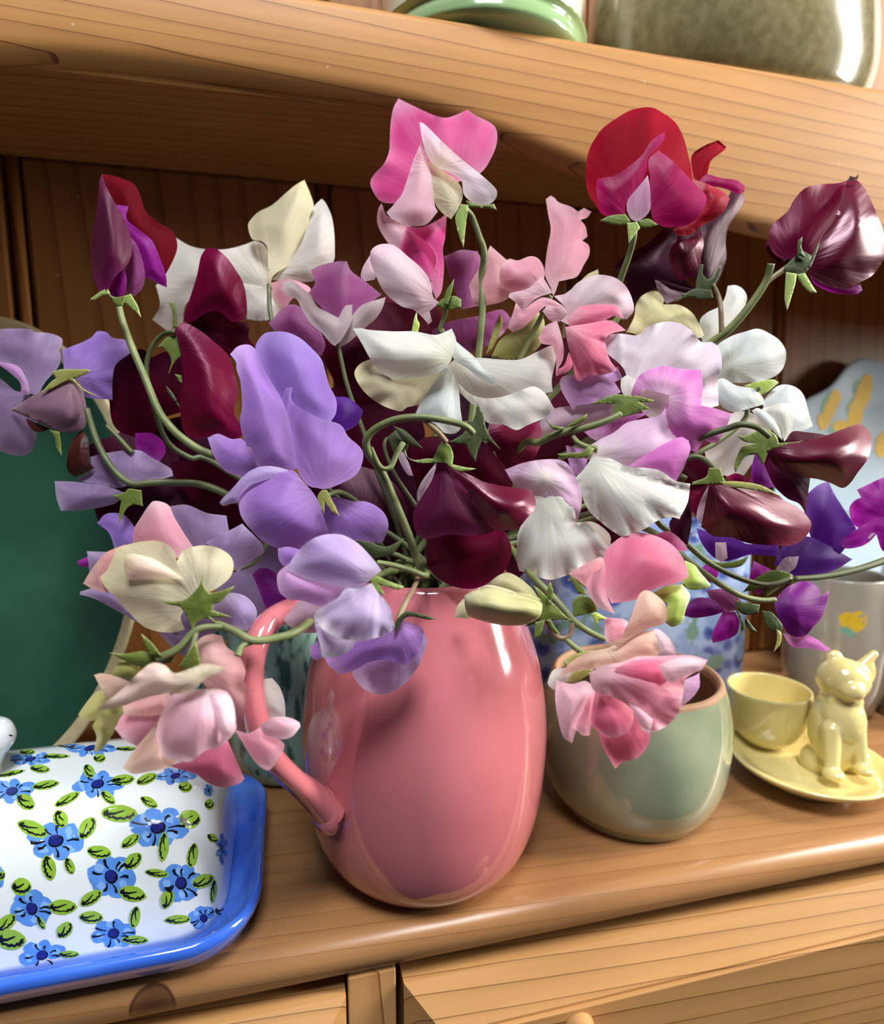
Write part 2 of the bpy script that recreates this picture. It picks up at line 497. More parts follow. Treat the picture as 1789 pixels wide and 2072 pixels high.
# shelf with its shaped front board
ST, SB = on_y(1300, 96, SHF).z, 0.4515
dpart('shelf_board', box_mesh(X0, X1, SHF + .012, BACK, SB, ST - .0005), [PINES])
curve = [(-700, 112), (-300, 111), (0, 112), (300, 133), (600, 176), (820, 214), (1000, 270), (1190, 345), (1350, 410), (1500, 455), (1620, 482), (1789, 512), (2050, 560), (2500, 660)]
low = [(on_y(x, y, SHF).x, on_y(x, y, SHF).z) for x, y in curve]
low = [(p.x, p.y) for p in crom([(a, b, 0) for a, b in low], 8)]
low = [(X0, low[0][1])] + [q for q in low if X0 < q[0] < X1] + [(X1, low[-1][1])]
vs, fs = [], []
sec = 9
for (x, zl) in low:
    # section of the board: rounded lower front edge, softly rounded top
    s = [(SHF + .020, zl + .004), (SHF + .014, zl), (SHF + .007, zl + .0008), (SHF + .0025, zl + .004), (SHF, zl + .011),
         (SHF, ST - .006), (SHF + .0018, ST - .0018), (SHF + .006, ST), (SHF + .020, ST)]
    vs += [(x, a, b) for a, b in s]
for i in range(len(low) - 1):
    for k in range(sec):
        m = (k + 1) % sec
        fs.append((i * sec + k, i * sec + m, (i + 1) * sec + m, (i + 1) * sec + k))
fs += [tuple(range(sec))[::-1], tuple(range((len(low) - 1) * sec, len(low) * sec))]
vb = dpart('shelf_front', mesh_from(vs, fs, True), [PINES])

# ------------------------------------------------------------------ pink jug
JX, JY, JH = 0.0705, 0.3292, 0.1694
PINK = glaze('pink_glaze', srgb('cb747c'), srgb('c46c73'), rough=.13, scale=14, coat=.7)
zf = [0, .06, .15, .3, .5, .7, .87, 1]
rr = [.0450, .0558, .0631, .0680, .0694, .0647, .0552, .0463]
op = [(.0002, .0015), (.030, .0015), (.0405, 0.0)] + [(r, z * JH) for r, z in zip(rr, zf)]
ip = [(rr[-1] - .0012, JH + .0012), (rr[-1] - .0035, JH + .0006)] + [(r - .0048, max(z * JH, .006)) for r, z in list(zip(rr, zf))[::-1]] + [(.0002, .006)]
jug = tag(empty('jug', (JX, JY, 0)), 'glossy pink ceramic jug with handle, filled with sweet peas', 'jug')
jb = link('jug_body', lathe(smooth_profile(op, 6)[:-1] + smooth_profile([op[-1]] + ip, 6), 96), jug, (0, 0, 0), [PINK])
hp = [(668, 1646, .3055), (628, 1605, .296), (588, 1572, .283), (548, 1528, .272), (520, 1460, .266), (508, 1380, .265), (516, 1310, .268), (548, 1255, .278), (610, 1226, .297), (680, 1222, .318)]
path = crom([at(*p) for p in hp], 8)
nn = len(path)
rad = [(.0098 - .0034 * min(1, i / 14)) if i < nn - 12 else .0064 + .003 * ((i - nn + 12) / 12) for i in range(nn)]
vs, fs = tube(path, rad, 20, .82)
# rounded thumb pad where the handle meets the body
vs = [v - Vector((JX, JY, 0)) for v in vs]
hd = link('handle', mesh_from(vs, fs), jug, (0, 0, 0), [PINK])
bm = bmesh.new()
bmesh.ops.create_uvsphere(bm, u_segments=28, v_segments=16, radius=1)
pc = at(657, 1640, .303) - Vector((JX, JY, 0))
nrm = Vector((pc.x, pc.y, 0)).normalized()
tv = (at(640, 1620, .300) - at(676, 1672, .304)).normalized()
tv = (tv - nrm * tv.dot(nrm)).normalized(); bv = nrm.cross(tv)
for v in bm.verts:
    v.co = pc + nrm * v.co.x * .0062 + tv * v.co.y * .0125 + bv * v.co.z * .0092
me = bpy.data.meshes.new('pad'); bm.to_mesh(me); bm.free()
me.polygons.foreach_set('use_smooth', [True] * len(me.polygons))
link('handle_pad', me, jug, (0, 0, 0), [PINK])

# ------------------------------------------------------------------ sage cup
SAGE = glaze('sage_glaze', srgb('8f9a7c'), srgb('a2a98c'), rough=.12, scale=22, coat=.7)
CLAY = plain('bare_clay', srgb('b08a6a'), .7)
CINN = plain('cup_inside', srgb('8a6f5a'), .5)
CH = .088
cr = [.0437, .0475, .0532, .0578, .0602, .0602, .0578, .0542]
cup = tag(empty('cup', (.215, .345, 0)), 'round sage green ceramic cup with bare clay rim beside the jug', 'cup')
op = [(.0002, .0015), (.030, .0012), (.040, 0.0)] + [(r, z * CH) for r, z in zip(cr, zf)]
link('cup_body', lathe(smooth_profile(op, 6), 72), cup, (0, 0, 0), [SAGE])
link('cup_rim', lathe(smooth_profile([(cr[-1], CH), (cr[-1] - .0008, CH + .002), (cr[-1] - .003, CH + .003), (cr[-1] - .0048, CH + .0012), (cr[-1] - .005, CH - .003)], 5), 72), cup, (0, 0, 0), [CLAY])
ip = [(cr[-1] - .005, CH - .001)] + [(r - .0052, max(z * CH, .006)) for r, z in list(zip(cr, zf))[::-1][1:]] + [(.0002, .006)]
link('cup_inside', lathe(smooth_profile(ip, 6), 72), cup, (0, 0, 0), [CINN])

# ------------------------------------------------------------------ yellow egg cup with sitting dog
YEL = glaze('yellow_glaze', srgb('e2d290'), srgb('dac884'), rough=.16, scale=20, coat=.6)
YELP = glaze('cream_glaze', srgb('efe6c4'), srgb('e6dab2'), rough=.2, scale=20, coat=.5)
sc_ = on_z(1634, 1546, .012)
egg = tag(empty('egg_cup', (sc_.x, sc_.y, 0)), 'yellow ceramic egg cup with a sitting dog on its saucer', 'egg cup')
E0 = Vector((sc_.x, sc_.y, 0))
sp_ = [(.0002, .002), (.024, .002), (.026, 0), (.028, .001), (.029, .004), (.038, .0075), (.047, .0125), (.0505, .0155), (.0515, .0175), (.050, .0185), (.046, .017), (.038, .0130), (.028, .0115), (.0002, .011)]
sau = link('saucer', lathe(smooth_profile(sp_, 5), 72), egg, (0, 0, 0), [YEL, YELP])
for p in sau.data.polygons:
    c = p.center
    if c.z < .012 and p.normal.z < -.05: p.material_index = 1
ec = on_z(1548, 1500, .0125)
ez = on_y(1554, 1392, ec.y).z
h_ = ez - .0125
pr = [(.0002, 0), (.010, 0), (.016, .003), (.0225, .010), (.0262, .020), (.0282, .034), (.0290, h_), (.0282, h_ + .0012), (.0268, h_ + .0004), (.0258, .034), (.0235, .020), (.018, .009), (.0002, .0065)]
link('egg_holder', lathe(smooth_profile(pr, 6), 64), egg, (ec.x - E0.x, ec.y - E0.y, .0118), [YEL])

def blob(parts, voxel, sm=6):
    """ellipsoids and limbs melted into one continuous surface; parts: (centre, (rx, ry, rz), rotation) or (p0, p1, r0, r1)"""
    bm = bmesh.new()
    for p in parts:
        if len(p) == 3:
            t = bmesh.new(); bmesh.ops.create_icosphere(t, subdivisions=3, radius=1)
            M = Matrix.Translation(p[0]) @ p[2].to_4x4() @ Matrix.Diagonal((*p[1], 1))
            bmesh.ops.transform(t, matrix=M, verts=t.verts)
            m = bpy.data.meshes.new('t'); t.to_mesh(m); t.free(); bm.from_mesh(m); bpy.data.meshes.remove(m)
        else:
            a, b, r0, r1 = p
            for k in range(9):
                t = bmesh.new(); bmesh.ops.create_icosphere(t, subdivisions=2, radius=r0 + (r1 - r0) * k / 8)
                bmesh.ops.translate(t, vec=a.lerp(b, k / 8), verts=t.verts)
                m = bpy.data.meshes.new('t'); t.to_mesh(m); t.free(); bm.from_mesh(m); bpy.data.meshes.remove(m)
    me = bpy.data.meshes.new('blob'); bm.to_mesh(me); bm.free()
    tmp = bpy.data.objects.new('tmp', me); COL.objects.link(tmp)
    r = tmp.modifiers.new('r', 'REMESH'); r.mode = 'VOXEL'; r.voxel_size = voxel; r.use_smooth_shade = True
    s = tmp.modifiers.new('s', 'SMOOTH'); s.iterations = sm; s.factor = .5
    dg = bpy.context.evaluated_depsgraph_get()
    out = bpy.data.meshes.new_from_object(tmp.evaluated_get(dg))
    bpy.data.objects.remove(tmp)
    out.polygons.foreach_set('use_smooth', [True] * len(out.polygons))
    return out

DG = on_z(1692, 1562, .0125)
dd = (DG - CAM).dot(FW)
S = dd / FPX
CAMR = Matrix((RT, FW, UP)).transposed()          # columns: right, forward, up
I3 = CAMR
def ppt(x, y, o=0): return at(x, y, dd + o) - E0
def rot(deg): return CAMR @ Matrix.Rotation(math.radians(deg), 3, 'Y')
parts = [
    (ppt(1688, 1480, .004), (50 * S, 44 * S, 82 * S), rot(-4)),
    (ppt(1664, 1540, .010), (44 * S, 40 * S, 40 * S), rot(0)),
    (ppt(1722, 1535, .010), (36 * S, 40 * S, 42 * S), rot(0)),
    (ppt(1704, 1455, -.002), (44 * S, 40 * S, 58 * S), rot(-6)),
    (ppt(1702, 1415, .000), (40 * S, 38 * S, 36 * S), rot(0)),
    (ppt(1706, 1374, -.001), (51 * S, 46 * S, 43 * S), rot(8)),
    (ppt(1722, 1396, -.012), (26 * S, 26 * S, 22 * S), rot(0)),
    (ppt(1728, 1362, -.002), ppt(1768, 1324, -.002), 15 * S, 9 * S),
    (ppt(1755, 1358, -.003), (17 * S, 9 * S, 30 * S), rot(0)),
    (ppt(1688, 1332, .002), (18 * S, 11 * S, 17 * S), rot(-20)),
    (ppt(1682, 1478, -.008), ppt(1684, 1556, -.013), 20 * S, 14 * S),
    (ppt(1734, 1472, -.008), ppt(1744, 1550, -.012), 17 * S, 12 * S),
    (ppt(1686, 1566, -.016), (19 * S, 24 * S, 12 * S), rot(0)),
    (ppt(1747, 1558, -.015), (17 * S, 22 * S, 11 * S), rot(0)),
]
link('dog_figure', blob(parts, .0009, 5), egg, (0, 0, 0), [YEL])

# ------------------------------------------------------------------ butter dish
BLUE = glaze('blue_glaze', srgb('3260c8'), srgb('5c8ae6'), rough=.16, scale=26, coat=.6, stretch=(.25, 1, 2.5), lo=.5, hi=.72)
WHT = glaze('white_glaze', srgb('e9f0f2'), srgb('e2eaee'), rough=.1, scale=10, coat=.7)
def rrect(hx, hy, r, n=8):
    out = []
    for cx_, cy_, a0 in ((hx - r, hy - r, 0), (-hx + r, hy - r, 90), (-hx + r, -hy + r, 180), (hx - r, -hy + r, 270)):
        for k in range(n + 1):
            a = math.radians(a0 + 90 * k / n)
            out.append((cx_ + r * math.cos(a), cy_ + r * math.sin(a)))
    return out
def loft(rings):
    n = len(rings[0]); vs = [p for r in rings for p in r]; fs = []
    for j in range(len(rings) - 1):
        for i in range(n):
            k = (i + 1) % n
            fs.append((j * n + i, j * n + k, (j + 1) * n + k, (j + 1) * n + i))
    fs += [tuple(range(n))[::-1], tuple(range((len(rings) - 1) * n, len(rings) * n))]
    return mesh_from(vs, fs)
LXR, LYF, LYB = -0.0385, 0.2835, 0.392
LHX, LHY = 0.095, (LYB - LYF) / 2
LCX, LCY = LXR - LHX, (LYF + LYB) / 2
THX, THY = LHX + .0165, LHY + .0185
tray = tag(link('butter_dish_tray', loft([[(x, y, z) for x, y in rrect(hx, hy, r)] for hx, hy, r, z in (
    (THX - .024, THY - .024, .016, .0), (THX - .012, THY - .012, .024, .001), (THX - .004, THY - .004, .03, .007), (THX, THY, .034, .0145), (THX + .001, THY + .001, .035, .018),
    (THX - .0005, THY - .0005, .034, .0205), (THX - .003, THY - .003, .032, .0200), (THX - .006, THY - .006, .029, .0150), (THX - .011, THY - .011, .025, .009), (THX - .020, THY - .020, .016, .0072))]),
    None, (LCX, LCY, 0), [BLUE]), 'cobalt blue ceramic butter dish tray under the flowered cover', 'dish')
LH = .074
rings = []
for t, zz in ((0, .0075), (0, .012), (.001, .03), (.0025, .045), (.005, .055), (.010, .0635), (.018, .0695), (.028, .0728), (.040, .074)):
    rings.append([(x, y, zz) for x, y in rrect(LHX - t, LHY - t, min(max(.012, .024 - t * .2), LHY - t - .001))])
lid_me = loft(rings)
lid = tag(empty('butter_dish_cover', (LCX, LCY, .0075)), 'white butter dish cover painted with blue flowers and green leaves', 'dish cover')
LO = Vector((LCX, LCY, .0075))
for v in lid_me.vertices: v.co.z -= .0075
lb = link('lid_body', lid_me, lid, (0, 0, 0), [WHT])
kb = at(-8, 1498, (Vector((LCX, LCY, LH)) - CAM).dot(FW) - .012)
kz = LH - .001
kpos = Vector((on_z(-14, 1545, LH).x, LCY + .004, LH))
kpf = smooth_profile([(.0002, -.003), (.008, -.003), (.0075, .003), (.0105, .009), (.0145, .015), (.0150, .020), (.0125, .025), (.006, .0275), (.0002, .028)], 5)
knob = link('lid_knob', lathe(kpf, 40), lid, kpos - LO, [WHT])

INKB = plain('ink_black', srgb('101418'), .2)
BLU1 = plain('paint_blue', srgb('5a92e4'), .15)
BLU2 = plain('paint_navy', srgb('23287e'), .15)
BLU3 = plain('paint_sky', srgb('86b4f2'), .15)
GRN1 = plain('paint_leaf', srgb('8fb83e'), .15)
YEL1 = plain('paint_yellow', srgb('d0aa1c'), .7)

def surf(obj_me, origin):
    vs = [v.co + origin for v in obj_me.vertices]
    return BVHTree.FromPolygons(vs, [tuple(p.vertices) for p in obj_me.polygons])

def paint(bvh, shapes, parent, origin, mats, off=.00012, name='painted_flower'):
    """shapes: (outline in pixels, material index); the paint lies on the glazed surface itself"""
    vs, fs, mi = [], [], []
    for li, (pts, m) in enumerate(shapes):
        c = Vector((sum(p[0] for p in pts) / len(pts), sum(p[1] for p in pts) / len(pts)))
        ring = [Vector(p) for p in pts]
        grid = [[c]] + [[c.lerp(q, t) for q in ring] for t in (.5, 1.0)]
        ids = []; ok = True
        for row in grid:
            rid = []
            for q in row:
                d = (at(q.x, q.y, 1) - CAM).normalized()
                h = bvh.ray_cast(CAM, d)
                if h[0] is None: ok = False; break
                rid.append(h[0] + h[1] * (off * (1 + .03 * li)))
            if not ok: break
            ids.append(rid)
        if not ok: continue
        if max((w - ids[0][0]).length for w in ids[-1]) > .025: continue
        b0 = len(vs); n = len(pts)
        for r in ids: vs += [v - origin for v in r]
        for i in range(n):
            k = (i + 1) % n
            fs.append((b0, b0 + 1 + k, b0 + 1 + i)); mi.append(m)
            fs.append((b0 + 1 + i, b0 + 1 + k, b0 + 1 + n + k, b0 + 1 + n + i)); mi.append(m)
    if not fs: return None
    me = mesh_from(vs, fs)
    o = link(name, me, parent, (0, 0, 0), mats)
    me.polygons.foreach_set('material_index', mi)
    return o

def ell(cx, cy, a, b, deg, n=14, wob=0.0, rnd=None, point=0.0):
    t = math.radians(deg); out = []
    for k in range(n):
        u = 2 * math.pi * k / n
        s = 1 + (rnd.uniform(-wob, wob) if rnd else 0)
        e = 1 + point * abs(math.cos(u)) ** 6
        x, y = a * math.cos(u) * s * e, b * math.sin(u) * s
        out.append((cx + x * math.cos(t) - y * math.sin(t), cy + x * math.sin(t) + y * math.cos(t)))
    return out

def stroke(p0, p1, w0, w1):
    (ax, ay), (bx, by) = p0, p1
    dx, dy = bx - ax, by - ay; L = math.hypot(dx, dy) or 1
    nx, ny = -dy / L, dx / L
    mx, my = (ax + bx) / 2 + nx * w0 * .8, (ay + by) / 2 + ny * w0 * .8
    wm = (w0 + w1) / 2
    return [(ax + nx * w0, ay + ny * w0), (mx + nx * wm, my + ny * wm), (bx + nx * w1, by + ny * w1),
            (bx - nx * w1, by - ny * w1), (mx - nx * wm, my - ny * wm), (ax - nx * w0, ay - ny * w0)]

LIDF = [
 (350, 930, 190, 115, [(205, 855, 92, 48, 22), (378, 795, 52, 48, 70), (545, 850, 72, 48, -55), (305, 1095, 72, 46, 80), (435, 1085, 50, 32, 70)]),
 (985, 845, 185, 122, [(745, 760, 102, 56, 2), (930, 690, 55, 30, 30), (1182, 795, 64, 60, 0), (815, 930, 62, 34, -35), (1020, 965, 82, 34, 95)]),
 (695, 1150, 155, 130, [(620, 1000, 72, 42, 8), (830, 1055, 62, 44, -40), (828, 1258, 80, 50, 12), (570, 1285, 72, 40, -32)]),
 (1130, 1190, 140, 118, [(980, 1130, 68, 26, 8), (1200, 1020, 72, 36, 100), (1265, 1180, 66, 42, -22), (1045, 1290, 58, 40, -70)]),
 (200, 1350, 135, 118, [(135, 1215, 58, 56, 0), (390, 1340, 82, 48, 0), (40, 1440, 72, 42, -40), (258, 1440, 40, 22, 60)]),
 (710, 1505, 145, 92, [(570, 1405, 70, 40, 2), (842, 1405, 66, 34, 100), (842, 1545, 78, 28, 2)]),
 (265, 1640, 150, 90, [(405, 1485, 56, 44, -45), (70, 1545, 84, 66, 5), (430, 1635, 60, 24, 0)]),
 (1270, 1410, 92, 80, [(1110, 1420, 76, 30, -3), (1382, 1365, 42, 40, 0)]),
 (610, 578, 165, 82, [(555, 495, 42, 34, 60), (765, 550, 68, 34, -5), (420, 672, 80, 30, -28), (675, 662, 52, 30, 42)]),
 (75, 622, 150, 76, [(285, 582, 78, 28, -10), (160, 688, 60, 46, 35)]),
 (1095, 525, 125, 52, [(915, 545, 64, 32, -22), (1155, 595, 40, 34, 0)]),
 (1382, 975, 34, 100, [(1325, 912, 34, 26, 30), (1330, 1245, 68, 22, 96)]),
 (565, 352, 155, 50, [(415, 335, 60, 17, 2), (620, 415, 36, 28, 0), (790, 356, 64, 14, 0)]),
 (190, 422, 135, 42, [(170, 376, 46, 18, 0), (350, 402, 78, 16, 0), (250, 482, 58, 26, 5), (70, 510, 80, 16, -12)]),
 (270, 312, 128, 32, [(230, 250, 60, 14, 0)]),
 (510, 222, 90, 34, [(410, 240, 62, 16, -10), (640, 205, 60, 12, 0)]),
 (1300, 615, 30, 40, [(1305, 702, 28, 34, 0)]),
 (-60, 1150, 90, 100, [(5, 1140, 26, 40, 0)]),
]
rnd = random.Random(4)
bvh = surf(lid_me, LO)
for (fx, fy, a, b, leaves) in LIDF:
    sh = []
    P = lambda pts: [px('N', q) for q in pts]
    n = 6; ph = rnd.uniform(0, 60)
    for k in range(n):
        an = math.radians(ph + 360 * k / n)
        rr_ = rnd.uniform(.50, .60); qx, qy = fx + a * rr_ * math.cos(an), fy + b * rr_ * math.sin(an)
        dg_ = math.degrees(math.atan2(b * math.sin(an), a * math.cos(an)))
        ln = math.hypot(a * math.cos(an), b * math.sin(an)) * .46
        sh.append((P(ell(qx, qy, ln, min(a, b) * rnd.uniform(.44, .56), dg_ + rnd.uniform(-12, 12), 14, .09, rnd)), 0))
    for k in range(4):
        an = math.radians(ph + 30 + 90 * k)
        qx, qy = fx + a * .62 * math.cos(an), fy + b * .62 * math.sin(an)
        sh.append((P(ell(qx, qy, a * .2, b * .2, rnd.uniform(0, 90), 10, .2, rnd)), 4))
    for (lx, ly, la, lb_, ld) in leaves:
        sh.append((P(ell(lx, ly, la, lb_, ld, 14, .04, rnd, .12)), 1))
        t = math.radians(ld); cs, sn = math.cos(t), math.sin(t)
        loc_ = lambda u, v: (lx + u * la * cs - v * lb_ * sn, ly + u * la * sn + v * lb_ * cs)
        w = max(4.5, lb_ * .14)
        q = [loc_(.92 * math.cos(u), .62 * math.sin(u)) for u in [math.radians(a_) for a_ in range(-20, 221, 30)]]
        for p0, p1 in zip(q[:-1], q[1:]):
            sh.append((P(stroke(p0, p1, w * rnd.uniform(.6, 1.5), w * rnd.uniform(.6, 1.3))), 3))
        sh.append((P(stroke(loc_(-.98, .1), loc_(.3, -.35), w * 1.5, w * .5)), 3))
    for k in range(7):
        an = math.radians(rnd.uniform(0, 50) + 360 * k / 7)
        r0, r1 = .36, rnd.uniform(.62, .98)
        sh.append((P(stroke((fx + a * r1 * math.cos(an), fy + b * r1 * math.sin(an)), (fx + a * r0 * math.cos(an + .1), fy + b * r0 * math.sin(an + .1)),
                            min(a, b) * rnd.uniform(.06, .095), min(a, b) * .025)), 3))
    sh.append((P(ell(fx, fy, a * .26, b * .34, -15, 14, .06, rnd)), 3))
    sh.append((P(ell(fx - a * .02, fy - b * .03, a * .21, b * .28, -15, 14, .06, rnd)), 2))
    paint(bvh, sh, lid, LO, [BLU1, GRN1, BLU2, INKB, BLU3])
kb_b = surf(lathe(kpf, 40), kpos)
paint(kb_b, [([px('N', p) for p in ell(80, 195, 52, 26, 52, 14)], 3), ([px('N', p) for p in ell(80, 195, 38, 17, 52, 12)], 1),
             ([px('N', p) for p in ell(66, 272, 14, 5, 10, 8)], 3)], knob, kpos, [BLU1, GRN1, BLU2, INKB], name='painted_leaf')

# ------------------------------------------------------------------ things behind the jug
TEAL = glaze('teal_speckle', srgb('a0d0c2'), srgb('40706a'), rough=.2, scale=150, coat=.5, stretch=(1, 1, .35), lo=.54, hi=.66, detail=2)
mug = tag(empty('mug', (-.006, .448, 0)), 'speckled teal pottery mug behind the jug handle', 'mug')
mp_ = [(.0002, .002), (.024, .002), (.030, 0), (.038, .006), (.043, .025), (.044, .06), (.0425, .10), (.042, .126), (.041, .1275), (.0395, .126), (.040, .10), (.0405, .06), (.038, .02), (.0002, .008)]
link('mug_body', lathe(smooth_profile(mp_, 5), 64), mug, (0, 0, 0), [TEAL])
path = crom([Vector((-.04, .008, .10)), Vector((-.058, .012, .098)), Vector((-.068, .014, .075)), Vector((-.060, .012, .048)), Vector((-.04, .008, .038))], 8)
vs, fs = tube(path, .005, 12)
link('mug_handle', mesh_from(vs, fs), mug, (0, 0, 0), [TEAL])

GREEN = glaze('green_glaze', srgb('1c3e30'), srgb('2c5242'), rough=.12, scale=7, coat=.7)
TAN = plain('tan_rim', srgb('a89a78'), .4)
pf = [(.0002, 0), (.62, 0), (.74, .03), (.84, .10), (.92, .17), (.985, .21), (1.0, .225), (.995, .245), (.97, .245), (.90, .205), (.82, .14), (.72, .065), (.60, .035), (.0002, .035)]
pc0 = on_y(-62, 1050, .485)
PB = Vector((pc0.x, .492, 0))
plat = tag(empty('platter', (PB.x, .445, 0)), 'large dark green glazed platter with tan rim leaning against the back planks', 'platter')
HW, HH = .108, .172
me = lathe([(r * .1, z * .1) for r, z in smooth_profile(pf, 5)], 96)
for v in me.vertices: v.co = Vector((v.co.x * 10 * HW, v.co.y * 10 * HH, v.co.z * .9))
tl = math.radians(16)
RM = Matrix.Rotation(math.radians(90) - tl, 3, 'X')
for v in me.vertices: v.co = RM @ v.co
zmin = min(v.co.z for v in me.vertices); yb_ = [v.co.y for v in me.vertices if v.co.z < zmin + .004][0]
for v in me.vertices: v.co = v.co + Vector((0, -yb_, -zmin))
po = link('platter_body', me, plat, (0, 0, 0), [GREEN, TAN])
nring = 96
for p in me.polygons:
    j = min(p.vertices) // nring
    if 28 <= j <= 42: p.material_index = 1

CERW = glaze('pale_plate', srgb('97adbd'), srgb('a2b6c4'), rough=.5, scale=18, coat=0)
CERW.node_tree.nodes['Principled BSDF'].inputs['Specular IOR Level'].default_value = .12
pq = on_y(1815, 1060, .52)
plate = tag(empty('plate', (pq.x, .475, 0)), 'pale blue plate with wavy rim and yellow flowers leaning at the back', 'plate')
PR = .163
n = 120; prof = [(.0002, 0), (.50, 0), (.66, .03), (.74, .085), (.86, .115), (.97, .15), (1.0, .165), (.985, .18), (.86, .145), (.74, .115), (.64, .06), (.50, .03), (.0002, .03)]
prof = smooth_profile([(a, b) for a, b in prof], 4)
vs, fs = [], []
for (r, z) in prof:
    for i in range(n):
        a = 2 * math.pi * i / n
        w = 1 + .035 * math.cos(10 * a + .6) * max(0, (r - .6) / .4)
        vs.append(Vector((r * PR * w * math.cos(a), r * PR * w * math.sin(a), z * .12)))
for j in range(len(prof) - 1):
    for i in range(n):
        k = (i + 1) % n
        fs.append((j * n + i, j * n + k, (j + 1) * n + k, (j + 1) * n + i))
RM = Matrix.Rotation(math.radians(90 - 13), 3, 'X')
vs = [RM @ v for v in vs]
zmin = min(v.z for v in vs); yb_ = [v.y for v in vs if v.z < zmin + .004][0]
vs = [v + Vector((0, -yb_, -zmin)) for v in vs]
pme = mesh_from(vs, fs)
PO = Vector((pq.x, .475, 0))
link('plate_body', pme, plate, (0, 0, 0), [CERW])
pb = surf(pme, PO)
yf_ = [ell(1682, 822, 14, 40, 22, 12, .15, rnd), ell(1668, 848, 13, 22, 20, 12, .15, rnd), ell(1745, 800, 17, 44, 20, 12, .12, rnd), ell(1730, 838, 16, 30, 5, 12, .15, rnd), ell(1700, 862, 18, 12, 0, 12, .15, rnd), ell(1785, 900, 14, 26, 10, 12, .12, rnd)]
gf_ = [ell(1672, 815, 9, 22, 20, 10, .2, rnd), ell(1722, 826, 9, 20, 20, 10, .2, rnd), ell(1690, 870, 10, 14, 60, 10, .2, rnd), ell(1734, 780, 8, 16, 15, 10, .2, rnd), ell(1690, 1020, 16, 9, 20, 10, .2, rnd), ell(1715, 1040, 10, 9, 20, 10, .2, rnd)]
PGRN = plain('paint_green', srgb('6fa08c'), .7)
for s_, m_ in [(s, PGRN) for s in gf_] + [(s, YEL1) for s in yf_]:
    paint(pb, [(s_, 0)], plate, PO, [m_], name='painted_petal', off=.00015 if m_ is PGRN else .0003)

# flowered caddy
m, nt, b, out = newmat('blue_floral_print')
tc = N(nt, 'ShaderNodeTexCoord')
vo = N(nt, 'ShaderNodeTexVoronoi', feature='F1'); vo.inputs['Scale'].default_value = 62
nt.links.new(tc.outputs['Object'], vo.inputs[0])
r1 = ramp(nt, [(0.0, srgb('b0a860')), (.14, srgb('2c3a78')), (.40, srgb('5468a8')), (.52, srgb('8fa0c8')), (.7, srgb('a0b2d4'))])
nt.links.new(vo.outputs['Distance'], r1.inputs[0])
n2 = N(nt, 'ShaderNodeTexNoise'); n2.inputs['Scale'].default_value = 38; nt.links.new(tc.outputs['Object'], n2.inputs[0])
r2 = ramp(nt, [(.50, (0, 0, 0)), (.56, (1, 1, 1))]); nt.links.new(n2.outputs[0], r2.inputs[0])
mx = N(nt, 'ShaderNodeMix', data_type='RGBA'); nt.links.new(r2.outputs[0], mx.inputs[0]); nt.links.new(r1.outputs[0], mx.inputs[6]); mx.inputs[7].default_value = (*srgb('8296c0'), 1)
n3 = N(nt, 'ShaderNodeTexNoise'); n3.inputs['Scale'].default_value = 55; nt.links.new(tc.outputs['Object'], n3.inputs[0])
r3 = ramp(nt, [(.60, (0, 0, 0)), (.64, (1, 1, 1))]); nt.links.new(n3.outputs[0], r3.inputs[0])
my = N(nt, 'ShaderNodeMix', data_type='RGBA'); nt.links.new(r3.outputs[0], my.inputs[0]); nt.links.new(mx.outputs[2], my.inputs[6]); my.inputs[7].default_value = (*srgb('6a8a7c'), 1)
nt.links.new(my.outputs[2], b.inputs['Base Color']); b.inputs['Roughness'].default_value = .2; b.inputs['Coat Weight'].default_value = .4
FLOR = m
cx0, cx1 = .178, .392
cad = tag(link('storage_jar', loft([[(x, y, z) for x, y in rrect((cx1 - cx0) / 2 - t, .045 - t, .030)] for t, z in (
    (.004, 0), (.001, .002), (0, .006), (0, .158), (.001, .161), (.004, .163), (.005, .161), (.005, .01))]), None, ((cx0 + cx1) / 2, .480, 0), [FLOR]),
    'pale blue flower-patterned ceramic jar behind the sage cup', 'jar')

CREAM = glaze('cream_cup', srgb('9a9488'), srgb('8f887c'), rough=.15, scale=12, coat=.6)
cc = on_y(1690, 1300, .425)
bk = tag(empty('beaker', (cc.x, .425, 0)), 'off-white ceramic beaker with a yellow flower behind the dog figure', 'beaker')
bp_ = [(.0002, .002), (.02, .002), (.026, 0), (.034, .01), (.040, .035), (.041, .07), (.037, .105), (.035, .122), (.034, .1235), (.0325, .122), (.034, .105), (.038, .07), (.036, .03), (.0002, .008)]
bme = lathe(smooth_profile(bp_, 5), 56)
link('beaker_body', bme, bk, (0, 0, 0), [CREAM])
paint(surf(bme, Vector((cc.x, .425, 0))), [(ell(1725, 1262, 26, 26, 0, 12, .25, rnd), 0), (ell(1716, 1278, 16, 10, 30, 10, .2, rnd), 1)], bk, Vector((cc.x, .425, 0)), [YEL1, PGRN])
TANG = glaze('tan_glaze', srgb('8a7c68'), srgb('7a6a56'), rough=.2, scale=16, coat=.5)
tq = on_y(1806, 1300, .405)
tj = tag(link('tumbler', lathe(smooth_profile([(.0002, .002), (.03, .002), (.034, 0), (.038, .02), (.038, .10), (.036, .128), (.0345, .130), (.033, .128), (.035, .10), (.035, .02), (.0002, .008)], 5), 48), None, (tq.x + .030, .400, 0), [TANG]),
         'tan glazed tumbler at the back beside the beaker', 'tumbler')

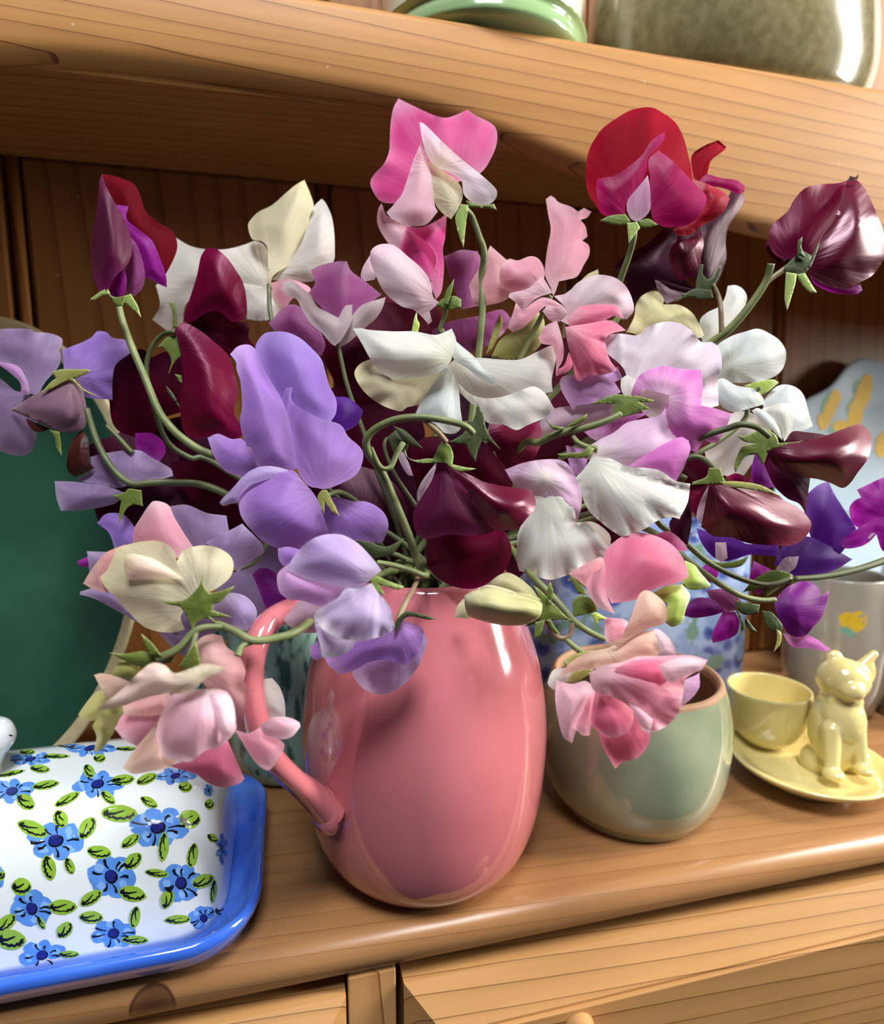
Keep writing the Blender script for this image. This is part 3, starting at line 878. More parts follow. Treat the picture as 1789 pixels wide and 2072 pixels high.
# ------------------------------------------------------------------ pots on the shelf
pc1 = on_y(968, 30, .475)
WPOT = glaze('white_pot', srgb('dfe2d6'), srgb('d6dacc'), rough=.12, scale=9, coat=.7)
GBAND = glaze('green_band', srgb('8fae7c'), srgb('a2bd8c'), rough=.14, scale=40, coat=.6, stretch=(.2, .2, 4))
PO_R = .0765
pot = tag(empty('pot', (pc1.x + .004, .484, ST)), 'white pottery bowl with a pale green foot band on the upper shelf', 'pot')
link('pot_body', lathe(smooth_profile([(PO_R - .003, .020), (PO_R - .001, .045), (PO_R + .003, .08), (PO_R + .005, .10), (PO_R + .003, .1015), (PO_R + .001, .10), (PO_R - .005, .05), (.0002, .022)], 5), 72), pot, (0, 0, 0), [WPOT])
link('foot_band', lathe(smooth_profile([(.0002, .001), (.055, .001), (.062, 0), (PO_R - .001, .004), (PO_R, .010), (PO_R - .002, .017), (PO_R - .004, .0215), (.0002, .022)], 5), 72), pot, (0, 0, 0), [GBAND])
OLIVE = glaze('olive_glaze', srgb('6e6644'), srgb('877f5c'), rough=.16, scale=120, coat=.6, lo=.35, hi=.7)
ox0, ox1 = on_y(1230, 60, .46).x, on_y(1789, 60, .45).x
oc = (ox0 + ox1) / 2
def oval_bowl(name, cx, cyy, rx, ry, label, z0, prof, mats):
    me = lathe([(r * .1, z) for r, z in smooth_profile(prof, 5)], 80)
    for v in me.vertices: v.co.x *= 10 * rx; v.co.y *= 10 * ry
    return tag(link(name, me, None, (cx, cyy, z0), mats), label, 'bowl', None)
oval_bowl('bowl', oc + .010, .487, .128, .070, 'speckled olive green oval bowl on the upper shelf', ST,
          [(.0002, .001), (.70, .001), (.78, 0), (.90, .010), (.97, .026), (1.0, .045), (.985, .075), (.95, .092), (.93, .093), (.92, .090), (.94, .07), (.95, .04), (.8, .012), (.0002, .010)], [OLIVE])
# ------------------------------------------------------------------ sweet peas
import numpy as np
KIND = dict(b=('banner_petal', -7, 4.5, 1.6), w=('wing_petal', 5, 4.5, 1.2), k=('keel_petal', 4, 4, .4), c=('calyx', 2, 1.6, .3), s=('sepal', 2, 1.2, .2), u=('bud', 3, 7, .3), l=('leaf', 3, 2, .5))
MOUTH = Vector((JX, JY, .158))
rp = random.Random(11)

def petal_mesh(crop, pts, root, depth, lift, bulge, ruf, seed, crease=None, freq=7, curl=0.0, thick=.0005):
    P0 = [Vector(px(crop, p)).to_3d() for p in pts]
    P = []
    for i, q in enumerate(P0):          # keep pointed tips pointed
        a, b = P0[i - 1], P0[(i + 1) % len(P0)]
        u1, u2 = (q - a), (b - q)
        if u1.length > 1 and u2.length > 1 and u1.angle(u2) > math.radians(58):
            P += [q + (a - q) * min(.16, 9 / u1.length), q, q + (b - q) * min(.16, 9 / u2.length)]
        else:
            P.append(q)
    out = [q.to_2d() for q in crom(P, 4, True)]
    n = len(out)
    A = abs(sum(out[i - 1].x * out[i].y - out[i].x * out[i - 1].y for i in range(n))) / 2
    st = max(4.0, math.sqrt(A) / 15)
    xs = [q.x for q in out]; ys = [q.y for q in out]
    O = np.array([(q.x, q.y) for q in out])
    gx_, gy_ = np.meshgrid(np.arange(min(xs), max(xs), st), np.arange(min(ys), max(ys), st * .87))
    gx_[1::2] += st * .5
    G = np.stack([gx_.ravel(), gy_.ravel()], 1)
    # inside test
    ins = np.zeros(len(G), bool)
    for i in range(n):
        a, b = O[i - 1], O[i]
        c = ((a[1] > G[:, 1]) != (b[1] > G[:, 1]))
        with np.errstate(divide='ignore', invalid='ignore'):
            xc = (b[0] - a[0]) * (G[:, 1] - a[1]) / (b[1] - a[1]) + a[0]
        ins ^= c & (G[:, 0] < xc)
    G = G[ins]
    dm = np.sqrt(((G[:, None] - O[None]) ** 2).sum(2)).min(1) if len(G) else np.zeros(0)
    G = G[dm > st * .55]
    V2 = out + [Vector(g) for g in G]
    r = delaunay_2d_cdt(V2, [(i, (i + 1) % n) for i in range(n)], [], 1, 1e-4)
    V, T = r[0], r[2]
    Q = np.array([(v.x, v.y) for v in V])
    D = np.concatenate([np.sqrt(((q[:, None] - O[None]) ** 2).sum(2)).min(1) for q in np.array_split(Q, max(1, len(Q) // 200))])
    dmax = max(D.max(), 1e-6)
    e = np.clip(D / dmax, 0, 1)
    rx, ry = px(crop, root)
    dist = np.hypot(Q[:, 0] - rx, Q[:, 1] - ry)
    dn = dist.min(); t = (dist - dn * .6) / (dist.max() - dn * .6 + 1e-6)
    cx_, cy_ = Q.mean(0)
    a0 = math.atan2(cy_ - ry, cx_ - rx)
    ang = (np.arctan2(Q[:, 1] - ry, Q[:, 0] - rx) - a0 + math.pi) % (2 * math.pi) / (2 * math.pi)
    ph = seed * 1.7
    size = math.sqrt(A)
    kw = min(1.0, size / 130)
    ax_, ay_ = math.cos(a0), math.sin(a0)
    u = (Q[:, 1] - ry) * ax_ - (Q[:, 0] - rx) * ay_
    u = u - (u.max() + u.min()) / 2
    u = u / (np.abs(u).max() + 1e-6)
    es = e * e * (3 - 2 * e)
    tip = np.clip((t - .6) / .4, 0, 1) ** 2
    dep = depth - lift * t * kw - bulge * kw * ((1 - u * u) * .75 + es * .45 - tip * .55)
    w1 = np.sin(ang * 2 * math.pi * freq * 1.6 + ph) + .6 * np.sin(ang * 2 * math.pi * freq * 3.1 + ph * 2.3)
    dep = dep + ruf * kw * w1 * t ** 1.3 * (1 - e) ** 1.6
    dep = dep + ruf * .55 * kw * np.sin(Q[:, 0] / 41 + ph) * np.cos(Q[:, 1] / 47 + ph * 2)
    dep = dep + curl * kw * (1 - np.clip(e / .35, 0, 1)) ** 2
    if crease is not None:
        (ax, ay), (bx, by) = px(crop, crease[0]), px(crop, crease[1])
        L = math.hypot(bx - ax, by - ay)
        sd = np.abs((Q[:, 0] - ax) * (by - ay) - (Q[:, 1] - ay) * (bx - ax)) / L
        dep = dep + crease[2] * .001 * np.minimum(sd / 90, 1.4)
    W = [at(Q[i, 0], Q[i, 1], dep[i]) for i in range(len(Q))]
    col = np.stack([np.clip(t, 0, 1), e, ang, np.ones(len(Q))], 1).astype(np.float32)
    return W, [tuple(f) for f in T], col

def make_part(name, W, T, col, mat, parent, origin, thick):
    me = mesh_from([w - origin for w in W], T)
    a = me.attributes.new('petal', 'FLOAT_COLOR', 'POINT')
    a.data.foreach_set('color', col.ravel())
    o = link(name, me, parent, (0, 0, 0), [mat])
    if thick > .0005:
        s = o.modifiers.new('thickness', 'SOLIDIFY'); s.thickness = thick; s.offset = 0
    return o

class Pea:
    def __init__(self, label, group='sweet peas standing in the pink jug'):
        self.o = tag(empty('sweet_pea', (JX + rp.uniform(-.02, .02), JY + rp.uniform(-.02, .02), .008)), label, 'flower', group)
        self.base = self.o.location.copy()
        self.seed = 0
        self.last = None
    def stem(self, crop, pts, r=1.7, mat=None, jug=True, via=None, name='stem'):
        W = [at(*px(crop, (p[0], p[1])), p[2]) for p in pts]
        if jug:
            for v in (via or []):
                W.append(at(*v))
            W += [MOUTH + Vector((rp.uniform(-.018, .018), rp.uniform(-.018, .018), -.004)), self.base + Vector((0, 0, .002))]
        path = crom(W, 7)
        n = len(path)
        vs, fs = tube(path, [r * .00085 * (.8 + .35 * i / n) for i in range(n)], 8)
        return link(name, mesh_from([v - self.base for v in vs], fs), self.o, (0, 0, 0), [mat or STEM])
    def bloom(self, crop, root, depth, rows, step=4.0):
        org = at(*px(crop, root), depth)
        b = empty('blossom', org - self.base, self.o)
        b.empty_display_size = .005
        for i, row in enumerate(rows):
            k, m, pts = row[:3]
            o = row[3] if len(row) > 3 else {}
            nm, lift, bulge, ruf = KIND[k]
            self.seed += 1
            th = .0004 if k in 'bwk' else .0006
            W, T, col = petal_mesh(crop, pts, o.get('root', root), depth - i * step * .001 + o.get('z', 0) * -.001, o.get('lift', lift) * .001, o.get('bulge', bulge) * .001,
                                   o.get('ruf', ruf) * .001, self.seed + rp.random() * 6, o.get('crease'), o.get('freq', 5), o.get('curl', 0) * .001)
            make_part(nm, W, T, col, PM[m], b, org, th)
        return b
    def part(self, crop, kind, mat, depth, pts, root=None, **o):
        """leaf, sepal or calyx that sits on the stem itself"""
        nm, lift, bulge, ruf = KIND[kind]
        self.seed += 1
        W, T, col = petal_mesh(crop, pts, root or pts[0], depth, lift * .001, o.get('bulge', bulge) * .001, ruf * .001, self.seed)
        return make_part(nm, W, T, col, PM[mat], self.o, self.base, .0006)

# 1 -- hot pink and white, top
s = Pea('tallest hot pink sweet pea with white wings, in front of the shelf')
s.stem('B', [(1440, 800, .318), (1500, 850, .325), (1550, 980, .328), (1580, 1080, .33), (1565, 1250, .335), (1555, 1600, .335)], 2.2)
s.stem('B', [(1340, 1370, .325), (1350, 1430, .33), (1310, 1560, .335), (1330, 1700, .335)], 1.5)
s.bloom('B', (1440, 790), .334, [
 ('b', 'hotpink', [(1062,147),(1150,190),(1270,245),(1345,263),(1400,250),(1480,215),(1530,250),(1620,295),(1655,340),(1655,420),(1620,510),(1560,595),(1450,640),(1300,700),(1150,760),(1060,780),(960,770),(910,710),(893,650),(920,600),(975,540),(1005,470),(1010,400),(1015,300),(1030,210)], dict(crease=((1062,147),(1250,560),-5), ruf=2.5)),
 ('k', 'cream', [(1240,520),(1300,560),(1420,650),(1450,730),(1430,800),(1380,875),(1330,840),(1280,770),(1262,640)], dict(z=4)),
 ('w', 'palepink', [(1190,290),(1215,400),(1240,520),(1265,640),(1280,780),(1300,830),(1240,900),(1180,918),(1090,905),(1020,870),(990,835),(1040,780),(1085,720),(1120,620),(1160,500),(1200,400)], dict(root=(1300,560), bulge=6)),
 ('w', 'whitepink', [(1190,288),(1230,310),(1330,410),(1440,510),(1540,590),(1610,650),(1655,700),(1650,750),(1610,785),(1560,788),(1500,770),(1455,720),(1440,640),(1360,590),(1290,560),(1240,500),(1205,390)], dict(root=(1300,560), bulge=3)),
 ('s', 'palegreen', [(1440,790),(1485,790),(1470,900),(1455,1045),(1430,980),(1405,870)]),
 ('s', 'green', [(1470,765),(1560,790),(1640,785),(1655,820),(1600,808),(1490,805)]),
])
s.bloom('B', (1320, 1370), .340, [
 ('b', 'palepink', [(960,780),(1000,860),(1120,900),(1150,960),(1120,1060),(1050,1070),(980,990),(935,900),(940,820)]),
 ('b', 'hotpink', [(1110,930),(1200,960),(1270,1040),(1300,1120),(1280,1260),(1180,1180),(1080,1080),(1090,980)], dict(lift=0)),
 ('b', 'hotpink', [(1100,915),(1200,925),(1300,880),(1355,840),(1345,980),(1330,1060),(1338,1150),(1325,1300),(1290,1360),(1258,1260),(1290,1130),(1270,1060),(1200,990),(1130,950)], dict(z=3)),
 ('w', 'pinkwhite', [(893,1090),(850,1160),(835,1220),(860,1250),(920,1240),(940,1180)]),
 ('w', 'pinkwhite', [(900,1060),(960,1025),(1040,1035),(1120,1100),(1200,1170),(1255,1250),(1270,1340),(1310,1380),(1250,1430),(1265,1490),(1245,1510),(1200,1460),(1150,1420),(1080,1400),(990,1330),(950,1270),(920,1200),(893,1130)], dict(ruf=2)),
 ('c', 'green', [(1290,1390),(1340,1350),(1400,1340),(1440,1360),(1440,1410),(1390,1420),(1340,1420)]),
 ('s', 'green', [(1330,1390),(1350,1310),(1400,1235),(1385,1310),(1360,1390)]),
])
# 2 -- crimson
s = Pea('crimson sweet pea with magenta wings, held above the pale pink ones')
s.stem('C', [(1145, 830, .318), (1140, 900, .32), (1110, 1010, .325), (1060, 1150, .33), (1000, 1330, .335), (960, 1500, .338)], 2.2)
s.bloom('C', (1145, 800), .335, [
 ('b', 'crimson', [(1240,110),(1310,140),(1390,200),(1440,290),(1470,400),(1490,500),(1490,600),(1400,680),(1200,720),(1050,765),(960,765),(910,700),(870,640),(852,560),(855,450),(870,370),(900,310),(950,240),(1030,180),(1130,125)], dict(crease=((1240,110),(1230,520),5), bulge=2)),
 ('w', 'magcrim', [(1330,255),(1325,300),(1290,350),(1230,410),(1215,500),(1180,580),(1120,640),(1090,700),(1090,765),(1000,770),(940,740),(920,660),(915,560),(940,540),(1030,520),(1120,460),(1190,400),(1250,310)], dict(z=2)),
 ('w', 'magcrim', [(1290,370),(1370,430),(1460,520),(1540,600),(1580,655),(1560,730),(1500,800),(1430,830),(1340,835),(1280,810),(1250,770),(1245,650),(1240,540),(1230,430)], dict(z=2)),
 ('k', 'keel', [(1225,520),(1240,600),(1245,700),(1220,760),(1160,803),(1120,780),(1098,720),(1110,660),(1170,590)], dict(root=(1160,860))),
 ('s', 'green', [(935,795),(1000,765),(1090,757),(1120,800),(1080,820),(1010,815)]),
 ('s', 'green', [(1170,795),(1230,785),(1285,820),(1220,838),(1175,830)]),
 ('s', 'palegreen', [(1100,810),(1160,805),(1178,840),(1140,890),(1110,930),(1105,870)]),
])
s.bloom('C', (1460, 800), .345, [
 ('b', 'crimson', [(1490,400),(1560,345),(1650,308),(1700,350),(1680,375),(1610,430),(1590,490),(1575,540),(1540,570),(1505,560),(1490,480)], dict(curl=-3)),
 ('w', 'magcrim', [(1530,560),(1580,515),(1660,535),(1760,550),(1810,585),(1808,620),(1770,635),(1700,605),(1620,590),(1540,600)]),
 ('b', 'red', [(1500,545),(1600,580),(1680,620),(1720,660),(1690,730),(1620,790),(1560,820),(1480,880),(1400,885),(1380,850),(1430,820),(1490,780),(1540,720),(1560,640)], dict(bulge=6, lift=4)),
])
# 3 -- near-black maroon, right
s = Pea('near-black maroon sweet pea with a stout branching stem, over the pale plate')
s.stem('D', [(1032, 940, .318), (985, 1080, .322), (860, 1260, .326), (740, 1390, .33), (620, 1480, .335), (420, 1650, .34), (150, 1900, .34)], 2.7)
s.stem('D', [(1000, 1070, .322), (1060, 1020, .322), (1150, 960, .322)], 1.7, STEMR, False, name='pedicel')
s.stem('D', [(640, 1080, .335), (680, 1170, .335), (695, 1270, .332), (700, 1400, .332)], 1.6, STEMR, False, name='pedicel')
s.bloom('D', (580, 1110), .356, [
 ('b', 'blackmaroon', [(770,440),(830,455),(858,490),(830,560),(780,630),(740,700),(725,800),(730,900),(700,1000),(660,1080),(560,1080),(480,1000),(400,900),(360,800),(400,720),(460,700),(600,600),(720,520)], dict(bulge=7)),
 ('b', 'blackmaroon', [(-30,960),(60,880),(180,820),(330,690),(400,760),(380,880),(400,980),(460,1060),(520,1110),(420,1150),(280,1090),(120,1200),(40,1200),(60,1060)], dict(z=-2)),
 ('w', 'palemauve', [(250,1050),(310,1070),(350,1110),(430,1130),(490,1140),(400,1180),(330,1210),(280,1150)]),
 ('w', 'blackmaroon', [(250,1040),(330,1060),(430,1090),(510,1110),(480,1140),(380,1120),(320,1090)]),
 ('w', 'glossmaroon', [(360,830),(400,790),(480,770),(560,720),(580,800),(560,900),(560,960),(520,1010),(460,1050),(410,1045),(370,980),(345,900)], dict(bulge=9, z=-3)),
 ('c', 'darkgreen', [(550,950),(575,945),(570,1010),(600,1050),(650,1020),(700,920),(690,1000),(650,1080),(620,1130),(520,1130),(530,1050)]),
 ('c', 'darkgreen', [(380,1200),(440,1150),(520,1110),(630,1120),(640,1170),(560,1180),(480,1165),(420,1185)]),
])
s.bloom('D', (1200, 950), .340, [
 ('w', 'darkmaroon', [(985,820),(1010,785),(1040,830),(1110,880),(1160,900),(1090,940),(1020,880)]),
 ('w', 'magpurple', [(1280,1000),(1340,1040),(1450,1090),(1560,1100),(1630,1080),(1645,1120),(1600,1145),(1500,1145),(1400,1120),(1320,1075)]),
 ('b', 'maroon', [(1560,375),(1480,400),(1350,408),(1250,440),(1180,520),(1140,590),(1050,670),(1020,730),(1025,830),(1080,900),(1150,910),(1220,900),(1330,940),(1420,750),(1480,650),(1540,500)], dict(bulge=4, lift=-2)),
 ('b', 'glossmaroon', [(1540,380),(1600,375),(1670,450),(1720,560),(1760,650),(1789,750),(1800,880),(1720,1010),(1640,1060),(1550,1110),(1450,1100),(1340,1060),(1280,1010),(1310,900),(1380,750),(1450,650),(1510,500)], dict(bulge=11, lift=-4)),
 ('b', 'brownmaroon', [(1545,385),(1560,350),(1590,360),(1620,340),(1610,375),(1580,385)], dict(lift=0, z=-5)),
 ('c', 'darkgreen', [(1120,965),(1180,900),(1230,850),(1300,890),(1290,960),(1240,1020),(1180,1030),(1125,1000)], dict(bulge=5)),
 ('s', 'darkgreen', [(1205,880),(1210,790),(1240,760),(1232,830),(1260,900)]),
 ('s', 'darkgreen', [(1275,960),(1310,880),(1355,785),(1340,850),(1310,930),(1290,970)]),
 ('s', 'palegreen', [(1130,1000),(1200,1010),(1190,1080),(1160,1180),(1138,1250),(1122,1180),(1125,1080)]),
 ('s', 'palegreen', [(1200,1015),(1255,1005),(1300,1080),(1335,1135),(1290,1130),(1240,1080)]),
])
# 4 -- wine red bud, left
s = Pea('half-open wine red sweet pea with violet wings on a long bare stem')
s.stem('A', [(715, 940, .318), (742, 1050, .317), (800, 1210, .316), (880, 1400, .314), (950, 1570, .312), (1010, 1660, .310), (1095, 1745, .310), (1230, 1830, .312), (1450, 1900, .318), (1640, 1960, .325)], 2.4)
s.bloom('A', (710, 910), .334, [
 ('b', 'wine', [(615,155),(700,170),(800,210),(840,270),(880,380),(960,450),(1030,490),(1068,560),(1060,640),(1000,760),(960,800),(900,720),(840,600),(760,500),(700,400),(650,240)]),
 ('w', 'magpurple', [(690,340),(775,350),(765,430),(850,500),(920,560),(960,650),(1000,760),(1008,840),(960,820),(910,790),(860,760),(830,650),(760,560),(710,450)], dict(bulge=6)),
 ('w', 'mauve', [(785,530),(830,590),(860,680),(875,770),(860,840),(810,895),(770,870),(750,790),(760,700),(775,620)], dict(bulge=6)),
 ('w', 'magpurple', [(750,720),(765,800),(755,880),(725,940),(690,915),(655,860),(680,800),(720,740)], dict(bulge=5)),
 ('b', 'plum', [(615,155),(600,200),(590,330),(570,450),(550,580),(550,700),(570,800),(600,865),(650,850),(700,770),(770,700),(795,620),(790,540),(760,450),(700,340),(650,250)], dict(bulge=9, lift=0)),
 ('s', 'palegreen', [(545,912),(600,870),(650,845),(665,880),(610,890),(570,915)]),
 ('s', 'palegreen', [(745,895),(790,880),(830,950),(850,1018),(800,970),(760,940)]),
 ('c', 'green', [(655,880),(700,900),(760,890),(740,945),(705,955),(680,920)]),
])
# 5 -- ivory, behind
s = Pea('ivory sweet pea with broad spread petals behind the dark maroon ones')
s.stem('B', [(280, 1270, .37), (300, 1500, .362), (420, 1900, .352), (640, 2500, .345)], 1.8, STEMD)
s.bloom('A', (1610, 850), .378, [
 ('b', 'warmwhite', [(1060,540),(1150,590),(1250,610),(1370,608),(1480,580),(1540,560),(1600,590),(1630,680),(1630,840),(1500,850),(1300,860),(1130,930),(1100,1090),(1030,1110),(920,1035),(965,950),(950,860),(940,830),(1000,760),(1050,640)], dict(crease=((1000,780),(1600,785),4))),
 ('w', 'warmwhite', [(1460,810),(1560,830),(1650,860),(1725,920),(1700,990),(1620,1035),(1550,1040),(1490,1030),(1470,920)], dict(bulge=7)),
])
s.bloom('B', (290, 1200), .372, [
 ('b', 'warmwhite', [(530,850),(560,790),(600,752),(625,780),(660,860),(675,960),(678,1060),(670,1130),(600,1200),(540,1250),(400,1250),(300,1240),(400,1130),(480,1020)], dict(bulge=6)),
 ('b', 'cream', [(495,638),(530,720),(552,800),(525,860),(520,980),(490,1060),(440,1130),(340,1190),(300,1230),(290,1300),(275,1200),(275,1060),(240,1010),(180,995),(155,920),(170,880),(220,830),(300,790),(380,720),(440,670)], dict(crease=((495,638),(280,1100),5), bulge=5)),
])
# 6 -- deep maroon, left
s = Pea('glossy deep maroon sweet pea with two upright blooms between lilac and ivory')
s.stem('E', [(1150, 235, .32), (1070, 250, .323), (990, 350, .325), (965, 500, .325), (1010, 720, .322), (1100, 950, .322), (1250, 1060, .325), (1500, 1150, .33)], 1.7, STEMD)
s.bloom('E', (1150, 300), .352, [
 ('b', 'darkmaroon', [(850,370),(930,345),(1000,400),(1100,360),(1200,400),(1220,600),(1200,760),(1080,800),(1060,850),(1000,920),(900,930),(800,900),(740,830),(720,700),(720,500),(780,430)]),
 ('w', 'magpurple', [(890,900),(1000,900),(1070,950),(1090,1020),(1050,1090),(960,1060),(900,1010)]),
 ('b', 'darkmaroon', [(1120,1090),(1300,1080),(1450,1120),(1580,1200),(1560,1320),(1480,1440),(1380,1430),(1250,1320),(1160,1200)]),
])
s.bloom('A', (1250, 1150), .340, [
 ('b', 'darkmaroon', [(1110,1035),(1180,990),(1260,960),(1340,980),(1400,1040),(1490,1050),(1505,1080),(1500,1140),(1540,1200),(1440,1260),(1340,1240),(1200,1130)]),
 ('w', 'maroon', [(1240,605),(1300,605),(1360,650),(1420,730),(1470,820),(1490,940),(1485,1020),(1440,1045),(1400,1045),(1360,1010),(1300,980),(1230,1000),(1150,1050),(1110,1035),(1120,980),(1160,860),(1190,760),(1210,660)], dict(bulge=9)),
 ('s', 'green', [(1020,925),(1050,930),(1065,1000),(1070,1080),(1040,1090),(1045,1000)]),
])
s.bloom('E', (1180, 330), .326, [
 ('w', 'maroon', [(1150,215),(1200,170),(1260,190),(1340,240),(1410,300),(1460,340),(1510,400),(1540,500),(1565,620),(1540,760),(1580,840),(1600,900),(1560,955),(1490,950),(1420,905),(1340,930),(1270,940),(1210,890),(1190,800),(1185,680),(1210,560),(1200,440),(1180,330)], dict(crease=((1190,260),(1340,640),3), bulge=9)),
 ('c', 'green', [(1040,330),(1100,270),(1160,255),(1185,310),(1200,380),(1150,430),(1110,510),(1130,420),(1090,350)]),
 ('s', 'green', [(1150,510),(1195,520),(1200,570),(1180,560)]),
 ('s', 'darkgreen', [(1095,590),(1140,640),(1185,730),(1150,690),(1110,640)]),
])
# 7 -- dusky lilac, far left
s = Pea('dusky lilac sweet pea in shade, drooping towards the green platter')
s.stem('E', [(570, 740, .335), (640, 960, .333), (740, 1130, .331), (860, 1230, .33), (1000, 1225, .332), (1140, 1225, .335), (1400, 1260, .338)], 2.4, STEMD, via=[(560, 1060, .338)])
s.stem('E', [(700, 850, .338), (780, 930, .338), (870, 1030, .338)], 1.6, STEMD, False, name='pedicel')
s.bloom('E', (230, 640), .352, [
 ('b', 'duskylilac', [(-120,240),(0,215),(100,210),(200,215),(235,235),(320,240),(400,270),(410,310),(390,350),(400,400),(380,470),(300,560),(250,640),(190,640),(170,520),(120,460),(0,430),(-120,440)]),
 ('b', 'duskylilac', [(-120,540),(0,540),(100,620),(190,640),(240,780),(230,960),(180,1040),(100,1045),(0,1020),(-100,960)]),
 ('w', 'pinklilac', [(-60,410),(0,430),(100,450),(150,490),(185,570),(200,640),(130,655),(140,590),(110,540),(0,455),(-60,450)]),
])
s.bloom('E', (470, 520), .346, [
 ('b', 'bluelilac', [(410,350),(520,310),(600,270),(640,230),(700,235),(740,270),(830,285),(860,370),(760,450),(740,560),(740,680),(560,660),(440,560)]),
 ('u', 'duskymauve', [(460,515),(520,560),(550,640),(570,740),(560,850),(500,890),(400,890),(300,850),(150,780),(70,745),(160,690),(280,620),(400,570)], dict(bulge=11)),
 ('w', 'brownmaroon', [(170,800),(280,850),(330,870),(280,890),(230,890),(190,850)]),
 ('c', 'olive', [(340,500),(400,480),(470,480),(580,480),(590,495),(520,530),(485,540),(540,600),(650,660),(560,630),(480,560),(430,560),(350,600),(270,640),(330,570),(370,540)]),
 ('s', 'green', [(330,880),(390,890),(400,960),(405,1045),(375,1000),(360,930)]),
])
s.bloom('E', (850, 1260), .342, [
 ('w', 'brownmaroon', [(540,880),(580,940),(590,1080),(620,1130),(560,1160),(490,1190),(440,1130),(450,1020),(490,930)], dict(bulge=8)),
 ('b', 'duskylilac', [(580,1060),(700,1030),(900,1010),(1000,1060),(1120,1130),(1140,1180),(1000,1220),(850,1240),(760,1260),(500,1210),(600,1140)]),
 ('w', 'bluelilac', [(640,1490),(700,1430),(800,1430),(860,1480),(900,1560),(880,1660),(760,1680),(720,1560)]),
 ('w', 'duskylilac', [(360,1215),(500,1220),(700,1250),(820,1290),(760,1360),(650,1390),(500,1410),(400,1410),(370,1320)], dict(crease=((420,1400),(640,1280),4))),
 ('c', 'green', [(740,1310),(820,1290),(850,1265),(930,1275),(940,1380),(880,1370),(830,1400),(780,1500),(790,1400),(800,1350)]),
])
# 8 -- big lilac
s = Pea('large violet-lilac sweet pea blooming above the jug handle')
s.stem('F', [(890, 1430, .288), (1000, 1400, .298), (1150, 1500, .31), (1250, 1700, .322)], 1.8, STEMD)
s.bloom('F', (860, 1400), .312, [
 ('b', 'violet', [(960,680),(1060,690),(1150,760),(1170,800),(1120,900),(1000,960),(920,880)]),
 ('b', 'lilac', [(0,990),(80,960),(180,1000),(260,1000),(340,1090),(390,1200),(300,1290),(240,1280),(130,1240),(50,1130),(20,1050)]),
 ('w', 'lilac', [(850,1480),(900,1440),(1000,1445),(1100,1470),(1190,1470),(1280,1510),(1340,1570),(1365,1650),(1340,1740),(1290,1789),(1100,1770),(1000,1740),(900,1730),(850,1600)], dict(lift=0)),
 ('b', 'bluelilac', [(360,305),(420,210),(500,190),(600,195),(700,240),(790,320),(860,400),(890,500),(920,600),(970,700),(970,800),(930,870),(800,860),(640,800),(520,680),(440,520),(390,400)], dict(bulge=6)),
 ('b', 'lilac', [(170,360),(230,300),(310,288),(365,330),(400,420),(450,520),(500,600),(560,700),(600,820),(640,980),(680,1220),(560,1260),(480,1240),(380,1230),(345,1110),(330,1060),(300,1060),(260,960),(245,850),(260,760),(250,580),(220,480),(215,420)], dict(bulge=8, crease=((365,320),(650,1200),-3))),
 ('b', 'lilac', [(545,650),(560,615),(635,608),(640,715),(740,790),(860,850),(1000,890),(1060,980),(1140,1050),(1175,1110),(1160,1200),(1120,1270),(1020,1330),(900,1375),(830,1370),(760,1350),(690,1260),(660,1150),(640,1000),(610,850),(570,740)], dict(bulge=6)),
 ('w', 'lilac', [(235,1460),(250,1380),(310,1330),(420,1280),(560,1250),(650,1240),(720,1320),(800,1410),(850,1500),(880,1600),(915,1710),(850,1780),(720,1830),(560,1830),(450,1789),(380,1740),(290,1640),(245,1560)], dict(bulge=12)),
 ('w', 'lavender', [(90,1480),(120,1440),(180,1380),(270,1280),(340,1230),(420,1205),(520,1210),(640,1245),(560,1275),(420,1315),(310,1350),(255,1400),(230,1480),(170,1490),(120,1505)], dict(bulge=4)),
 ('c', 'olive', [(830,1440),(860,1390),(900,1385),(930,1440),(995,1580),(940,1550),(885,1470),(880,1560),(850,1520)]),
])
# 9 -- pale lavender hanging over the rim
s = Pea('pale lavender sweet pea hanging over the front of the jug')
s.stem('K', [(690, 250, .268), (780, 265, .27), (870, 290, .276), (975, 325, .284), (930, 250, .31)], 1.7)
s.stem('K', [(930, 330, .285), (900, 400, .277), (860, 470, .268), (820, 560, .262), (800, 640, .26)], 1.6, STEMR, False, name='pedicel')
s.bloom('K', (810, 590), .268, [
 ('b', 'lavender', [(550,875),(600,800),(700,740),(800,690),(880,640),(940,620),(975,690),(965,760),(925,850),(860,935),(785,990),(700,1010),(620,980),(570,930)], dict(bulge=5)),
 ('w', 'lilac', [(300,740),(345,700),(380,790),(345,815),(310,790)]),
 ('b', 'lilac', [(390,800),(480,780),(560,700),(700,660),(790,630),(830,575),(880,600),(940,620),(958,660),(935,750),(895,805),(850,838),(780,818),(700,812),(630,830),(560,870),(480,890),(420,850)], dict(bulge=5)),
 ('s', 'darkgreen', [(790,670),(795,600),(830,550),(870,530),(940,545),(1035,575),(980,578),(900,560),(850,570),(815,620)]),
])
